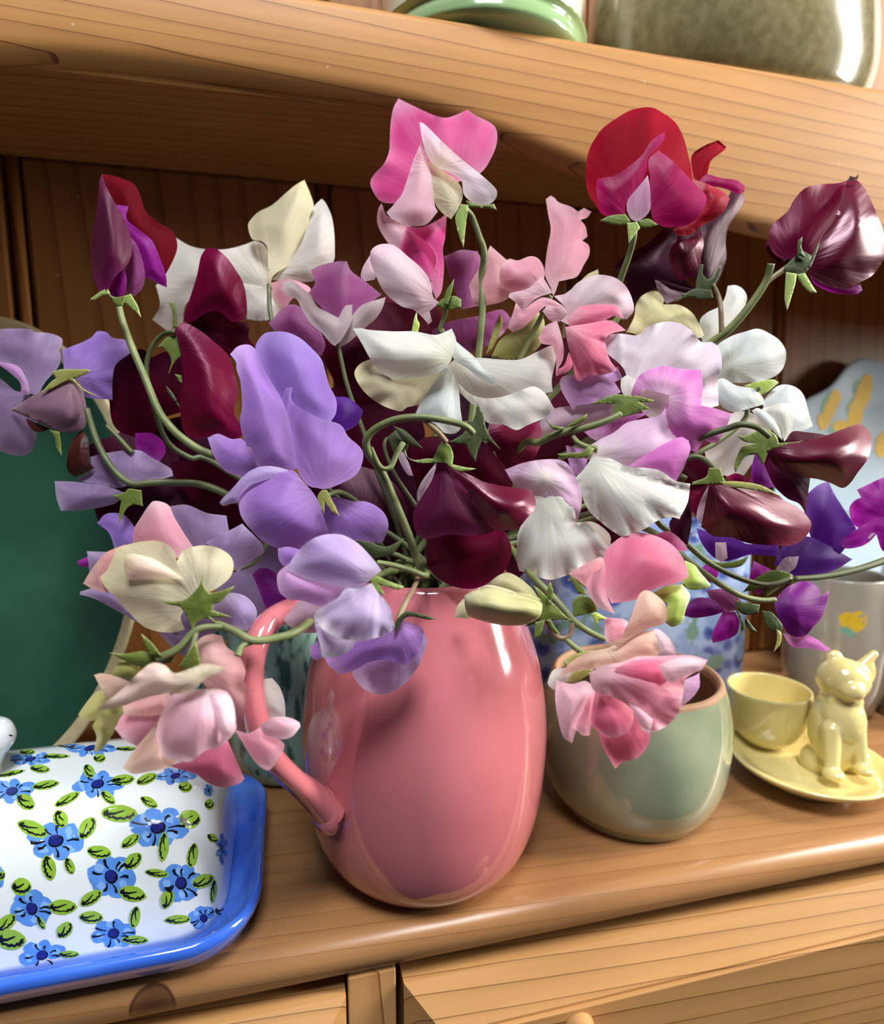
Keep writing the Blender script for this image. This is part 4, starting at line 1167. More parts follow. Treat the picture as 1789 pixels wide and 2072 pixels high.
s.bloom('K', (690, 350), .262, [
 ('b', 'palemauve', [(150,580),(190,530),(250,470),(370,480),(380,560),(350,600),(345,655),(270,655),(200,625)], dict(z=-8)),
 ('b', 'lilac', [(120,170),(180,160),(260,180),(220,250),(150,270),(125,230)], dict(z=-10)),
 ('w', 'pinklilac', [(115,340),(130,300),(180,258),(190,290),(270,320),(400,350),(530,390),(490,450),(400,520),(370,510),(260,470),(190,465),(130,420)]),
 ('b', 'lavender', [(165,295),(210,220),(270,150),(340,105),(420,87),(500,95),(580,140),(640,200),(690,260),(715,295),(660,340),(610,390),(560,405),(480,390),(380,370),(270,340)], dict(bulge=7, lift=2)),
 ('w', 'lavwhite', [(330,570),(350,610),(420,640),(520,670),(575,690),(530,760),(450,795),(375,795),(365,740),(345,660)]),
 ('w', 'lavwhite', [(510,400),(580,400),(660,370),(700,430),(740,470),(770,520),(785,590),(795,620),(750,660),(660,690),(570,700),(480,685),(400,650),(350,600),(328,570),(340,530),(420,480),(470,450)], dict(ruf=2.2, bulge=8, freq=8)),
 ('c', 'palegreen', [(655,350),(690,330),(760,360),(845,390),(810,405),(720,380),(700,375),(735,435),(700,430),(670,400)]),
])
# 10 -- white, centre
s = Pea('pure white sweet pea at the heart of the bunch')
s.stem('G', [(900, 420, .315), (940, 600, .325), (900, 1000, .335)], 1.8)
s.bloom('G', (760, 330), .312, [
 ('s', 'lime', [(455,160),(470,90),(480,40),(495,5),(500,60),(515,90),(500,160)], dict(z=-4)),
 ('b', 'warmwhite', [(700,390),(780,330),(950,325),(1060,335),(1190,340),(1260,320),(1340,280),(1430,240),(1470,250),(1465,350),(1440,470),(1445,560),(1300,600),(1100,640),(900,640),(790,560)], dict(ruf=1)),
 ('w', 'warmwhite', [(780,500),(860,570),(950,605),(1080,600),(1200,560),(1310,525),(1390,570),(1458,680),(1390,745),(1330,770),(1260,800),(1190,830),(1100,790),(1040,790),(980,770),(940,690),(850,620)], dict(ruf=2, freq=9)),
 ('w', 'coolwhite', [(640,420),(700,390),(750,440),(790,560),(800,680),(812,790),(770,850),(690,850),(640,800),(560,750),(485,720),(510,650),(500,600),(560,500)], dict(bulge=6)),
 ('w', 'cream', [(200,335),(110,360),(65,410),(65,460),(110,540),(180,610),(260,660),(340,690),(390,697),(430,670),(500,650),(570,560),(660,430),(520,420),(370,430),(290,400)], dict(ruf=2, freq=10)),
 ('b', 'white', [(50,120),(110,118),(170,130),(330,140),(480,140),(620,165),(700,140),(740,120),(770,200),(750,290),(720,370),(640,430),(540,455),(430,470),(370,475),(310,470),(240,420),(180,350),(120,240)], dict(bulge=7, lift=4)),
 ('b', 'coolwhite', [(765,205),(830,260),(900,320),(960,400),(1030,450),(1060,495),(1030,525),(990,510),(930,460),(850,400),(770,350),(740,290)], dict(bulge=3)),
])
# 11 -- maroon, centre
s = Pea('velvety maroon sweet pea nodding from a hooked stem above the jug rim')
s.stem('G', [(890, 850, .272), (820, 795, .268), (640, 752, .266), (480, 740, .266), (330, 762, .268), (200, 825, .27), (142, 905, .272), (165, 1000, .275), (250, 1120, .28), (330, 1300, .286), (430, 1540, .292), (485, 1700, .298), (530, 1850, .304)], 2.2)
s.stem('G', [(550, 760, .267), (640, 840, .266), (700, 915, .268)], 1.5, STEMR, False, name='pedicel')
s.stem('G', [(175, 950, .274), (240, 1085, .276), (310, 1090, .277), (350, 1010, .278), (400, 920, .28)], 1.4, STEM, False, name='tendril')
s.bloom('G', (960, 860), .318, [
 ('b', 'darkmaroon', [(450,950),(560,880),(700,880),(800,960),(760,1090),(650,1120),(500,1250),(460,1100)], dict(z=-10)),
 ('b', 'maroon', [(1000,790),(1080,770),(1150,790),(1250,780),(1350,760),(1370,860),(1350,960),(1300,1050),(1200,1100),(1100,1110),(1040,980),(1000,880)]),
 ('b', 'darkmaroon', [(750,950),(850,880),(950,900),(1040,1000),(1110,1090),(1170,1240),(1060,1250),(960,1220),(870,1160),(760,1080)]),
 ('c', 'darkgreen', [(720,915),(800,870),(840,830),(820,770),(890,760),(910,700),(920,640),(960,720),(975,800),(1000,860),(1080,965),(1000,910),(950,900),(920,980),(905,1055),(870,1000),(840,930),(780,925)], dict(z=20)),
])
s.bloom('G', (670, 1050), .294, [
 ('w', 'palemauve', [(360,990),(400,980),(440,1060),(470,1150),(430,1140),(380,1060)], dict(z=-14)),
 ('b', 'maroon', [(565,1590),(680,1540),(850,1550),(960,1540),(1080,1520),(1130,1570),(1160,1680),(1130,1780),(1060,1860),(980,1910),(880,1940),(760,1925),(650,1870),(580,1800),(560,1720)], dict(bulge=7)),
 ('k', 'palemauve', [(630,1060),(625,1140),(600,1230),(560,1290),(500,1320),(500,1260),(530,1190),(580,1120)]),
 ('w', 'plum', [(640,1060),(720,1080),(800,1160),(860,1280),(910,1370),(970,1450),(1060,1530),(960,1560),(850,1570),(720,1560),(580,1590),(500,1560),(470,1470),(480,1380),(540,1280),(600,1180)], dict(bulge=6)),
 ('w', 'glossmaroon', [(690,1080),(800,1120),(880,1150),(960,1190),(1060,1215),(1160,1230),(1300,1250),(1325,1320),(1320,1380),(1270,1440),(1200,1520),(1120,1530),(1040,1530),(970,1460),(910,1370),(860,1270),(780,1170)], dict(bulge=12)),
 ('c', 'palegreen', [(410,960),(420,1010),(480,1040),(560,1030),(610,1030),(640,960),(670,910),(720,930),(750,1000),(745,1070),(830,1090),(910,1100),(850,1115),(770,1115),(690,1060),(600,1060),(520,1060),(440,1030)]),
])
# 12 -- baby pink
s = Pea('baby pink ruffled sweet pea below the crimson bloom')
s.stem('C', [(640, 1250, .325), (560, 1420, .335), (420, 1700, .338), (300, 2000, .34)], 1.9)
s.bloom('C', (655, 1260), .336, [
 ('b', 'babypink', [(610,665),(640,643),(665,660),(690,685),(760,710),(805,740),(840,718),(885,740),(860,775),(820,790),(850,830),(862,890),(830,915),(870,945),(872,1000),(840,1060),(800,1130),(740,1150),(690,1160),(670,1220),(655,1250),(640,1200),(610,1140),(605,1080),(620,960),(640,850),(625,760)], dict(ruf=3)),
 ('b', 'salmonpink', [(275,945),(360,1020),(400,1060),(420,1150),(440,1220),(400,1250),(330,1290),(210,1310),(170,1300),(155,1220),(150,1180),(190,1110),(240,1020)], dict(root=(560,1240))),
 ('w', 'babypink', [(330,1120),(345,1060),(390,1025),(440,1035),(510,1010),(560,1020),(595,1070),(600,1140),(550,1190),(480,1220),(400,1222),(335,1195)], dict(bulge=8)),
 ('w', 'palepink', [(590,1130),(650,1230),(560,1260),(500,1310),(470,1345),(430,1290),(385,1255),(400,1230),(500,1205)]),
])
s.bloom('C', (740, 1370), .324, [
 ('w', 'yellowcream', [(720,1240),(800,1180),(860,1120),(925,1088),(932,1125),(860,1160),(790,1210)], dict(z=-4)),
 ('k', 'palepink', [(590,1340),(640,1290),(700,1300),(750,1350),(700,1400),(640,1400)]),
 ('b', 'pinkwhite', [(660,1250),(740,1230),(800,1170),(880,1130),(960,1122),(1040,1145),(1100,1200),(1135,1280),(1140,1340),(1100,1390),(1060,1385),(1020,1340),(960,1390),(880,1420),(780,1435),(700,1400),(740,1360),(720,1310)], dict(ruf=2.5, lift=3)),
 ('w', 'rosepink', [(820,1310),(960,1300),(1040,1310),(1080,1380),(1020,1370),(960,1400),(880,1440),(760,1450),(740,1390)], dict(bulge=5)),
 ('w', 'babypink', [(745,1360),(720,1320),(660,1275),(590,1258),(530,1290),(470,1340),(430,1290),(405,1370),(378,1440),(410,1468),(480,1435),(550,1365),(610,1310),(690,1325)], dict(bulge=4, root=(740,1330))),
])
s.bloom('H', (430, 330), .314, [
 ('w', 'rosepink', [(420,560),(440,500),(450,480),(470,560),(440,600),(370,625),(370,590)], dict(z=-6)),
 ('w', 'babypink', [(265,395),(300,330),(375,290),(400,370),(418,460),(410,530),(370,600),(370,520),(350,440),(290,430)]),
 ('b', 'rosepink', [(425,330),(560,310),(700,290),(790,350),(700,370),(660,400),(690,520),(740,590),(640,620),(560,620),(520,655),(490,640),(470,540),(440,430)], dict(ruf=2.4, freq=8, bulge=6)),
])
# 13 -- mauve, in the shade behind
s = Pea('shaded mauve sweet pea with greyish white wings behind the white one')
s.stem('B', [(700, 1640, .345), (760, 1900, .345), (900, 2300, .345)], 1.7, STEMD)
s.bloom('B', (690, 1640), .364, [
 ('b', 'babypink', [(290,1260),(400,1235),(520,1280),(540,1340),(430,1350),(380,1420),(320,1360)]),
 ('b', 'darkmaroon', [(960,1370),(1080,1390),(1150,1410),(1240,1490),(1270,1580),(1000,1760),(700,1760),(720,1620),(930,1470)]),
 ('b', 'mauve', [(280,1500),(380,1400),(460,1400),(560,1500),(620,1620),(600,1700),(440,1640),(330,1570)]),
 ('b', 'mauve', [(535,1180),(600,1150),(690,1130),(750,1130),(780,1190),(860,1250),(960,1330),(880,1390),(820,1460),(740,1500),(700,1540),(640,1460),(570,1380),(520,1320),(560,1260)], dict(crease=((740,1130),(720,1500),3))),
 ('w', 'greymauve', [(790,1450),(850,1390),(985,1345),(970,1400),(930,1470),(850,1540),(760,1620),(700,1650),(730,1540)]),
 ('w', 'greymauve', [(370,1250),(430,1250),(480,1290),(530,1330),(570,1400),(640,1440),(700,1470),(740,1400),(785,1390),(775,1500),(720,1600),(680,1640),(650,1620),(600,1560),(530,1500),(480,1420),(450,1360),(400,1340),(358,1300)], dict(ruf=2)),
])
s.bloom('B', (1450, 1390), .368, [
 ('b', 'mauve', [(1340,1100),(1440,1060),(1540,1070),(1560,1130),(1540,1280),(1530,1400),(1450,1420),(1370,1220)]),
 ('b', 'mauve', [(1240,1560),(1380,1490),(1540,1460),(1680,1420),(1750,1480),(1680,1580),(1560,1660),(1420,1690),(1280,1650)]),
])
# 14 -- cream and greenish white, right
s = Pea('greenish white sweet pea with a pale yellow bloom, nearest the pale plate')
s.stem('I', [(600, 330, .335), (520, 420, .338), (300, 700, .34)], 1.7)
s.bloom('D', (560, 1480), .350, [
 ('b', 'white', [(550,1330),(600,1270),(680,1230),(720,1170),(740,1090),(790,1085),(840,1110),(870,1170),(840,1250),(760,1340),(690,1420),(620,1460),(570,1480)]),
 ('b', 'yellowcream', [(120,1230),(150,1170),(210,1130),(270,1130),(310,1180),(305,1215),(350,1215),(420,1220),(500,1270),(550,1350),(580,1420),(550,1440),(460,1420),(330,1420),(250,1430),(170,1440),(110,1410),(60,1400),(110,1300)], dict(ruf=2.5, freq=9, z=6)),
])
s.bloom('D', (760, 1640), .346, [
 ('b', 'coolwhite', [(660,1500),(760,1430),(850,1400),(940,1378),(1020,1410),(1090,1460),(1130,1530),(1120,1620),(1080,1680),(1000,1720),(880,1740),(760,1740),(660,1740),(640,1620)], dict(bulge=8)),
 ('c', 'lime', [(850,1760),(950,1730),(1040,1720),(1080,1740),(1010,1800),(950,1830)]),
])
s.bloom('I', (720, 640), .344, [
 ('b', 'warmwhite', [(360,560),(440,490),(560,500),(660,580),(660,680),(580,780),(480,920),(300,880),(190,800),(260,720)], dict(z=-6)),
 ('b', 'coolwhite', [(640,390),(700,330),(760,312),(830,330),(880,380),(910,480),(940,580),(880,610),(800,640),(740,660),(660,560),(620,460)], dict(bulge=7)),
 ('w', 'coolwhite', [(320,280),(370,275),(450,320),(560,340),(620,400),(625,440),(520,470),(440,490),(360,460),(320,380)], dict(ruf=2)),
 ('w', 'white', [(610,470),(720,435),(780,435),(810,460),(815,540),(790,640),(755,680),(735,600),(680,520)], dict(bulge=6)),
 ('w', 'coolwhite', [(545,480),(590,465),(660,510),(720,590),(745,672),(690,620),(600,540)]),
])
# 15/16 -- white flushed orchid
s = Pea('white sweet pea flushed orchid pink with fluted petals, right of centre')
s.stem('H', [(760, 850, .292), (680, 890, .292), (560, 930, .294), (400, 965, .298), (270, 1020, .305), (100, 1120, .318)], 2.2)
s.stem('H', [(470, 980, .297), (500, 1020, .294), (560, 1050, .292), (620, 1060, .290)], 1.6, STEM, False, name='pedicel')
s.part('H', 'l', 'green', .293, [(430,930),(500,880),(560,850),(540,890),(470,925)])
s.part('H', 'l', 'green', .296, [(305,880),(350,920),(420,930),(400,948),(350,940)])
s.part('H', 'c', 'green', .289, [(380,1090),(440,1085),(520,1080),(560,1050),(600,1060),(560,1110),(470,1115),(400,1110)])
s.bloom('H', (790, 780), .318, [
 ('b', 'palemauve', [(270,900),(360,820),(480,800),(560,780),(740,740),(740,880),(620,920),(450,960),(290,990)], dict(z=-2)),
 ('b', 'pinklilac', [(395,650),(430,620),(520,620),(620,600),(740,570),(770,640),(720,660),(760,720),(700,750),(640,760),(580,790),(500,800),(475,830),(430,760),(400,700)], dict(ruf=2)),
 ('b', 'lilacwhite', [(630,430),(670,380),(760,370),(860,380),(920,330),(1010,300),(1100,305),(1180,350),(1240,420),(1300,420),(1350,460),(1365,560),(1340,640),(1345,800),(1250,830),(1200,700),(1040,640),(940,640),(880,680),(820,760),(780,740),(790,620),(760,560),(690,500)], dict(ruf=3.5, freq=9, bulge=5)),
 ('k', 'white', [(760,640),(800,620),(860,650),(980,700),(960,780),(880,790),(790,750),(760,700)]),
 ('k', 'warmwhite', [(860,680),(980,680),(1070,730),(1080,860),(980,890),(880,830)], dict(z=-1)),
 ('b', 'orchid', [(820,740),(850,650),(900,600),(1000,565),(1110,580),(1240,590),(1250,680),(1240,800),(1330,820),(1425,850),(1390,930),(1340,1030),(1260,1010),(1210,1080),(1160,1060),(1100,1000),(1030,940),(1040,830),(1050,740),(980,720),(890,700),(860,780),(840,780)], dict(bulge=6, ruf=2, root=(1000,760))),
 ('c', 'green', [(580,790),(650,760),(720,735),(790,740),(860,745),(960,770),(940,780),(870,780),(930,820),(850,835),(770,870),(715,860),(720,790)], dict(bulge=4)),
])
s.bloom('H', (590, 1130), .302, [
 ('w', 'orchid', [(540,960),(680,900),(860,850),(940,840),(820,900),(740,960),(640,1010),(590,1000)]),
 ('w', 'pinklilac', [(430,1040),(540,1060),(560,1120),(530,1200),(490,1220),(450,1150)], dict(z=-3)),
 ('b', 'orchidwhite', [(520,1100),(560,1050),(640,1000),(720,960),(800,900),(900,880),(1000,850),(1050,740),(1062,870),(1040,930),(1120,990),(1175,1050),(1150,1140),(1090,1250),(1000,1230),(800,1220),(700,1170),(620,1130),(560,1125)], dict(ruf=2, bulge=6)),
 ('b', 'orchid', [(800,1165),(900,1100),(1000,1040),(1110,990),(1165,1010),(1175,1070),(1130,1180),(1090,1255),(980,1200)], dict(bulge=4)),
 ('w', 'white', [(560,1150),(600,1110),(700,1120),(800,1165),(980,1185),(1080,1250),(1175,1270),(1160,1380),(1110,1480),(1060,1470),(980,1490),(900,1540),(780,1585),(720,1560),(640,1500),(560,1420),(520,1320),(490,1230),(530,1190)], dict(ruf=3.5, freq=11, bulge=7)),
])
s.bloom('H', (300, 1240), .296, [
 ('w', 'white', [(240,1340),(330,1310),(430,1330),(480,1420),(490,1500),(600,1500),(690,1570),(690,1640),(620,1740),(530,1770),(480,1800),(400,1830),(330,1845),(240,1820),(150,1790),(135,1720),(140,1580),(180,1480)], dict(ruf=3.5, freq=11, bulge=7)),
 ('b', 'orchidwhite', [(65,1185),(170,1145),(280,1125),(390,1125),(450,1160),(500,1250),(525,1330),(520,1420),(490,1520),(455,1525),(465,1440),(430,1370),(330,1345),(240,1375),(130,1290)], dict(bulge=8)),
])
# 17 -- glossy maroon, right
s = Pea('glossy black-cherry sweet pea with curled petals, beside the pale plate')
s.stem('I', [(660, 650, .29), (580, 590, .29), (480, 570, .292), (390, 595, .296), (250, 640, .30), (80, 720, .31), (-200, 900, .32)], 2.0, STEMD)
s.stem('I', [(320, 870, .292), (220, 785, .294), (120, 795, .297), (60, 900, .302), (-60, 1000, .308)], 1.8, STEMD, name='side_stem')
s.bloom('I', (640, 720), .316, [
 ('w', 'purple', [(570,740),(545,850),(545,930),(600,975),(700,975),(670,880),(620,800)]),
 ('k', 'magcrim', [(385,905),(450,885),(540,925),(570,975),(450,960)]),
 ('b', 'darkmaroon', [(760,680),(810,615),(900,620),(1030,640),(1060,700),(960,760),(820,760)]),
 ('w', 'plum', [(630,720),(700,800),(800,870),(925,900),(912,1000),(895,1145),(850,1080),(780,1050),(720,1000),(680,950),(640,860),(620,800)], dict(lift=0)),
 ('b', 'glossmaroon', [(700,725),(800,690),(900,680),(1030,640),(1130,600),(1245,562),(1290,600),(1322,660),(1300,780),(1230,880),(1180,950),(1130,980),(1060,950),(960,920),(840,910),(760,890),(690,830),(640,740)], dict(bulge=13)),
 ('c', 'green', [(455,645),(520,640),(580,610),(640,600),(700,640),(720,690),(860,680),(870,670),(830,705),(700,725),(655,745),(620,830),(580,760),(500,780),(440,880),(435,830),(480,720),(560,690),(500,680)], dict(z=-4)),
])
s.bloom('I', (290, 940), .310, [
 ('b', 'darkmaroon', [(50,900),(110,830),(200,900),(250,960),(180,1000),(80,950)], dict(z=-4)),
 ('b', 'blackmaroon', [(20,1190),(140,1080),(160,1190),(135,1340),(100,1350),(30,1270)], dict(z=-4)),
 ('b', 'maroon', [(140,1000),(250,970),(260,1100),(220,1210),(175,1140)]),
 ('k', 'palemauve', [(270,960),(278,1040),(255,1130),(215,1210),(190,1170),(200,1100),(240,1010)]),
 ('b', 'glossmaroon', [(270,970),(340,960),(450,960),(580,970),(680,1000),(760,1060),(850,1110),(910,1170),(930,1230),(880,1310),(800,1350),(700,1350),(600,1345),(500,1330),(420,1300),(300,1290),(220,1230),(240,1120)], dict(bulge=14)),
 ('c', 'green', [(250,910),(270,850),(340,850),(370,930),(400,950),(280,955),(160,960),(170,940)]),
 ('s', 'olive', [(340,940),(450,938),(600,962),(740,1035),(620,1005),(480,982),(380,972)]),
])
# 18 -- violet, far right
s = Pea('deep violet and magenta sweet pea, farthest along towards the tan tumbler')
s.stem('I', [(820, 1565, .325), (1000, 1552, .328), (1200, 1512, .332), (1420, 1440, .338), (1700, 1320, .345)], 2.2, STEMD, False)
s.stem('I', [(800, 1560, .325), (600, 1600, .322), (300, 1480, .322), (0, 1250, .324), (-350, 1150, .328)], 1.9, STEMD, name='side_stem')
s.bloom('I', (790, 1530), .350, [
 ('b', 'violet', [(190,1240),(300,1270),(430,1290),(520,1340),(720,1330),(720,1420),(540,1410),(440,1440),(340,1450),(260,1390),(210,1310)]),
 ('b', 'violet', [(880,1060),(960,970),(1040,935),(1080,1020),(1150,1130),(1220,1240),(1180,1320),(1110,1410),(1020,1420),(940,1330),(900,1200)], dict(crease=((1040,935),(960,1380),-6))),
 ('b', 'violet', [(690,1470),(740,1360),(880,1290),(1000,1330),(1110,1390),(1195,1440),(1100,1500),(980,1545),(870,1565),(790,1550)], dict(bulge=6)),
 ('k', 'palemauve', [(700,1500),(760,1430),(850,1420),(830,1490),(775,1535)]),
 ('k', 'palemauve', [(310,1330),(380,1330),(390,1430),(350,1460),(315,1430)]),
 ('c', 'green', [(230,1410),(280,1440),(350,1460),(440,1450),(530,1420),(480,1480),(400,1495),(300,1480)]),
 ('c', 'green', [(490,1650),(560,1570),(680,1510),(790,1530),(830,1580),(820,1630),(780,1590),(700,1640),(640,1680),(600,1630)]),
])
s.bloom('I', (1440, 1190), .344, [
 ('b', 'magpurple', [(1225,990),(1399,910),(1500,900),(1540,1050),(1480,1160),(1320,1190),(1250,1250),(1190,1200),(1175,1110),(1210,1060),(1250,1040)], dict(ruf=2)),
 ('w', 'magpurple', [(1110,1330),(1200,1260),(1320,1190),(1440,1160),(1520,1200),(1500,1380),(1420,1400),(1380,1370),(1350,1280),(1300,1330),(1240,1360),(1150,1370)], dict(ruf=2)),
 ('k', 'palemauve', [(1295,1300),(1320,1270),(1345,1270),(1325,1290),(1305,1310)]),
])
# 19 -- small purple
s = Pea('small purple sweet pea on a curved stem above the egg cup')
s.stem('M', [(1255, 395, .31), (1180, 397, .308), (1080, 372, .306), (960, 302, .306), (850, 222, .308), (752, 140, .312), (600, 40, .32), (300, 10, .33)], 2.0)
s.bloom('M', (1090, 460), .328, [
 ('b', 'magpurple', [(880,260),(920,220),(980,230),(970,290),(910,325)]),
 ('b', 'mauve', [(915,350),(1000,345),(1085,395),(1090,440),(1010,455),(950,405)]),
 ('w', 'purple', [(795,470),(820,420),(880,385),(960,400),(1010,455),(940,475),(860,485)], dict(bulge=5)),
 ('w', 'magpurple', [(1000,455),(1060,455),(1080,500),(1070,560),(1020,590),(950,608),(945,570),(970,510)], dict(bulge=8)),
 ('s', 'green', [(1070,440),(1090,480),(1105,530),(1090,550),(1085,500),(1065,450)]),
 ('s', 'darkgreen', [(1110,480),(1140,520),(1165,550),(1130,545),(1110,515)]),
 ('c', 'darkgreen', [(1060,400),(1120,410),(1180,420),(1170,460),(1110,470),(1075,450)], dict(bulge=4)),
])
s.bloom('M', (1270, 450), .326, [
 ('b', 'magpurple', [(1150,205),(1250,260),(1260,330),(1170,370),(1130,300)]),
 ('w', 'orchid', [(1290,560),(1400,565),(1460,590),(1530,640),(1500,648),(1430,635),(1340,625)]),
 ('w', 'orchid', [(1400,560),(1440,510),(1480,480),(1470,500),(1430,545)]),
 ('b', 'purple', [(1260,390),(1320,330),(1400,305),(1460,330),(1480,380),(1520,350),(1510,400),(1490,470),(1440,530),(1400,575),(1330,570),(1280,500),(1255,430)], dict(bulge=8, crease=((1310,340),(1390,570),3))),
 ('c', 'darkgreen', [(1190,450),(1240,460),(1290,520),(1280,560),(1220,530)], dict(bulge=4)),
 ('s', 'olive', [(1250,650),(1265,590),(1262,540),(1285,560),(1280,610)]),
])
# 20 -- pink, lower right
s = Pea('ruffled candy pink sweet pea drooping in front of the sage cup')
s.stem('L', [(1000, 720, .272), (900, 672, .272), (805, 605, .272), (700, 480, .276), (560, 340, .285), (480, 260, .30)], 1.9, via=[(1010, 1110, .318)])
s.stem('L', [(805, 605, .272), (780, 690, .271), (720, 712, .271), (670, 660, .272), (640, 600, .272)], 1.6, STEMR, False, name='pedicel')
s.stem('L', [(750, 715, .271), (800, 760, .270), (860, 805, .269)], 1.6, STEM, False, name='pedicel')
s.part('L', 'l', 'green', .278, [(800,480),(860,440),(920,470),(960,540),(900,560),(800,580)])
s.part('L', 'l', 'green', .282, [(775,315),(850,370),(890,440),(830,435)])
s.part('L', 'l', 'lime', .270, [(915,560),(950,555),(1010,590),(960,605),(950,630),(930,595)])
s.bloom('L', (800, 600), .284, [
 ('w', 'budgreen', [(60,585),(80,510),(130,455),(150,520),(160,590)]),
 ('b', 'budgreen', [(250,385),(340,320),(400,305),(470,340),(540,400),(590,470),(480,480),(370,430)], dict(bulge=6)),
 ('w', 'cream', [(200,408),(270,380),(370,400),(490,445),(400,450),(300,425)]),
 ('u', 'budgreen', [(125,450),(180,420),(290,400),(400,430),(500,430),(560,450),(600,480),(605,540),(580,590),(500,625),(420,632),(330,625),(230,600),(150,570),(130,520)], dict(bulge=14)),
 ('c', 'green', [(555,385),(600,420),(680,500),(760,580),(805,605),(720,595),(640,605),(500,640),(560,590),(600,540),(600,480)], dict(bulge=4)),
 ('s', 'green', [(635,450),(645,390),(660,360),(678,430),(665,480)]),
 ('s', 'green', [(565,615),(625,598),(595,690),(560,715)]),
 ('s', 'green', [(635,600),(660,595),(690,650),(725,690),(680,675)]),
])
s.bloom('L', (960, 560), .292, [
 ('b', 'hotpink', [(1290,80),(1400,45),(1500,125),(1515,170),(1430,160)]),
 ('u', 'lime', [(1500,230),(1560,260),(1590,300),(1660,380),(1640,400),(1540,410),(1480,380)]),
 ('u', 'lime', [(1270,450),(1380,390),(1480,380),(1530,450),(1500,540),(1480,610),(1420,640),(1370,610),(1390,500),(1320,470)]),
 ('b', 'salmonpink', [(775,310),(860,260),(970,205),(1010,230),(1000,300),(920,350),(880,390)]),
 ('b', 'rosepink', [(1000,180),(1060,110),(1130,70),(1230,55),(1330,80),(1420,130),(1480,200),(1510,270),(1525,330),(1450,370),(1330,400),(1200,470),(1100,490),(1040,495),(990,400),(980,300)], dict(bulge=7, crease=((1130,70),(1060,480),-4))),
 ('w', 'babypink', [(990,205),(1003,290),(995,380),(1020,470),(1060,560),(960,520),(900,440),(885,370),(920,310),(970,280)], dict(bulge=5)),
])
s.bloom('L', (980, 730), .278, [
 ('b', 'white', [(645,980),(680,910),(760,900),(820,930),(780,995),(700,1005),(685,1040),(650,1010)]),
 ('b', 'babypink', [(1000,580),(1130,600),(1160,650),(1060,760),(1000,720)]),
 ('b', 'pinkwhite', [(1280,670),(1330,655),(1390,700),(1430,760),(1455,830),(1310,840),(1320,770)]),
 ('c', 'olive', [(740,860),(800,820),(880,795),(960,790),(880,830),(800,860),(760,895)]),
 ('c', 'olive', [(750,990),(800,930),(860,905),(930,905),(880,950),(800,990)]),
 ('b', 'peach', [(720,945),(790,860),(900,800),(1030,770),(1180,690),(1300,660),(1340,780),(1310,830),(1200,850),(1100,890),(980,900),(850,915)], dict(lift=6, ruf=2)),
 ('b', 'peach', [(1130,650),(1170,560),(1210,450),(1250,415),(1300,430),(1370,490),(1390,560),(1370,620),(1280,650),(1180,700),(1080,770),(1030,740),(1090,720)], dict(lift=0, bulge=6)),
])
s.bloom('L', (960, 900), .266, [
 ('w', 'orchidwhite', [(1470,1000),(1590,930),(1590,1020),(1540,1090),(1450,1160)]),
 ('b', 'rosepink', [(960,1310),(1060,1300),(1150,1260),(1190,1180),(1240,1270),(1285,1310),(1270,1380),(1220,1450),(1160,1475),(1110,1490),(1065,1530),(1030,1470),(990,1400)], dict(ruf=2)),
 ('w', 'palepink', [(695,975),(790,1000),(880,980),(950,1040),(920,1130),(870,1210),(820,1290),(795,1370),(740,1330),(710,1230),(690,1100)], dict(bulge=7)),
 ('w', 'babypink', [(960,1040),(930,1180),(905,1320),(860,1320),(820,1285),(800,1270),(860,1180),(890,1090)]),
 ('w', 'rosepink', [(940,1040),(1050,1070),(1150,1130),(1180,1200),(1150,1290),(1080,1330),(1010,1330),(950,1290),(915,1240),(920,1150)], dict(bulge=7)),
 ('b', 'babypink', [(900,930),(1000,880),(1100,865),(1200,830),(1330,825),(1530,820),(1640,850),(1610,910),(1560,930),(1500,970),(1490,1040),(1470,1150),(1430,1220),(1370,1270),(1290,1300),(1230,1290),(1200,1210),(1150,1140),(1050,1080),(930,1040)], dict(ruf=3.5, freq=9, bulge=7, lift=4)),
 ('w', 'palepink', [(940,960),(1020,900),(1180,870),(1330,890),(1400,980),(1370,1080),(1290,1130),(1180,1110),(1060,1040)], dict(ruf=3, lift=2, bulge=4)),
 ('w', 'rosepink', [(1060,900),(1200,850),(1360,850),(1420,900),(1380,990),(1280,1030),(1160,1010)], dict(ruf=2.5, lift=2, z=-1)),
 ('w', 'pinkwhite', [(1330,880),(1480,830),(1640,850),(1600,910),(1540,930),(1480,960),(1420,1000),(1370,960)], dict(lift=0)),
 ('w', 'palepink', [(1150,1120),(1230,1160),(1300,1220),(1285,1300),(1240,1290),(1200,1220)], dict(lift=2)),
])
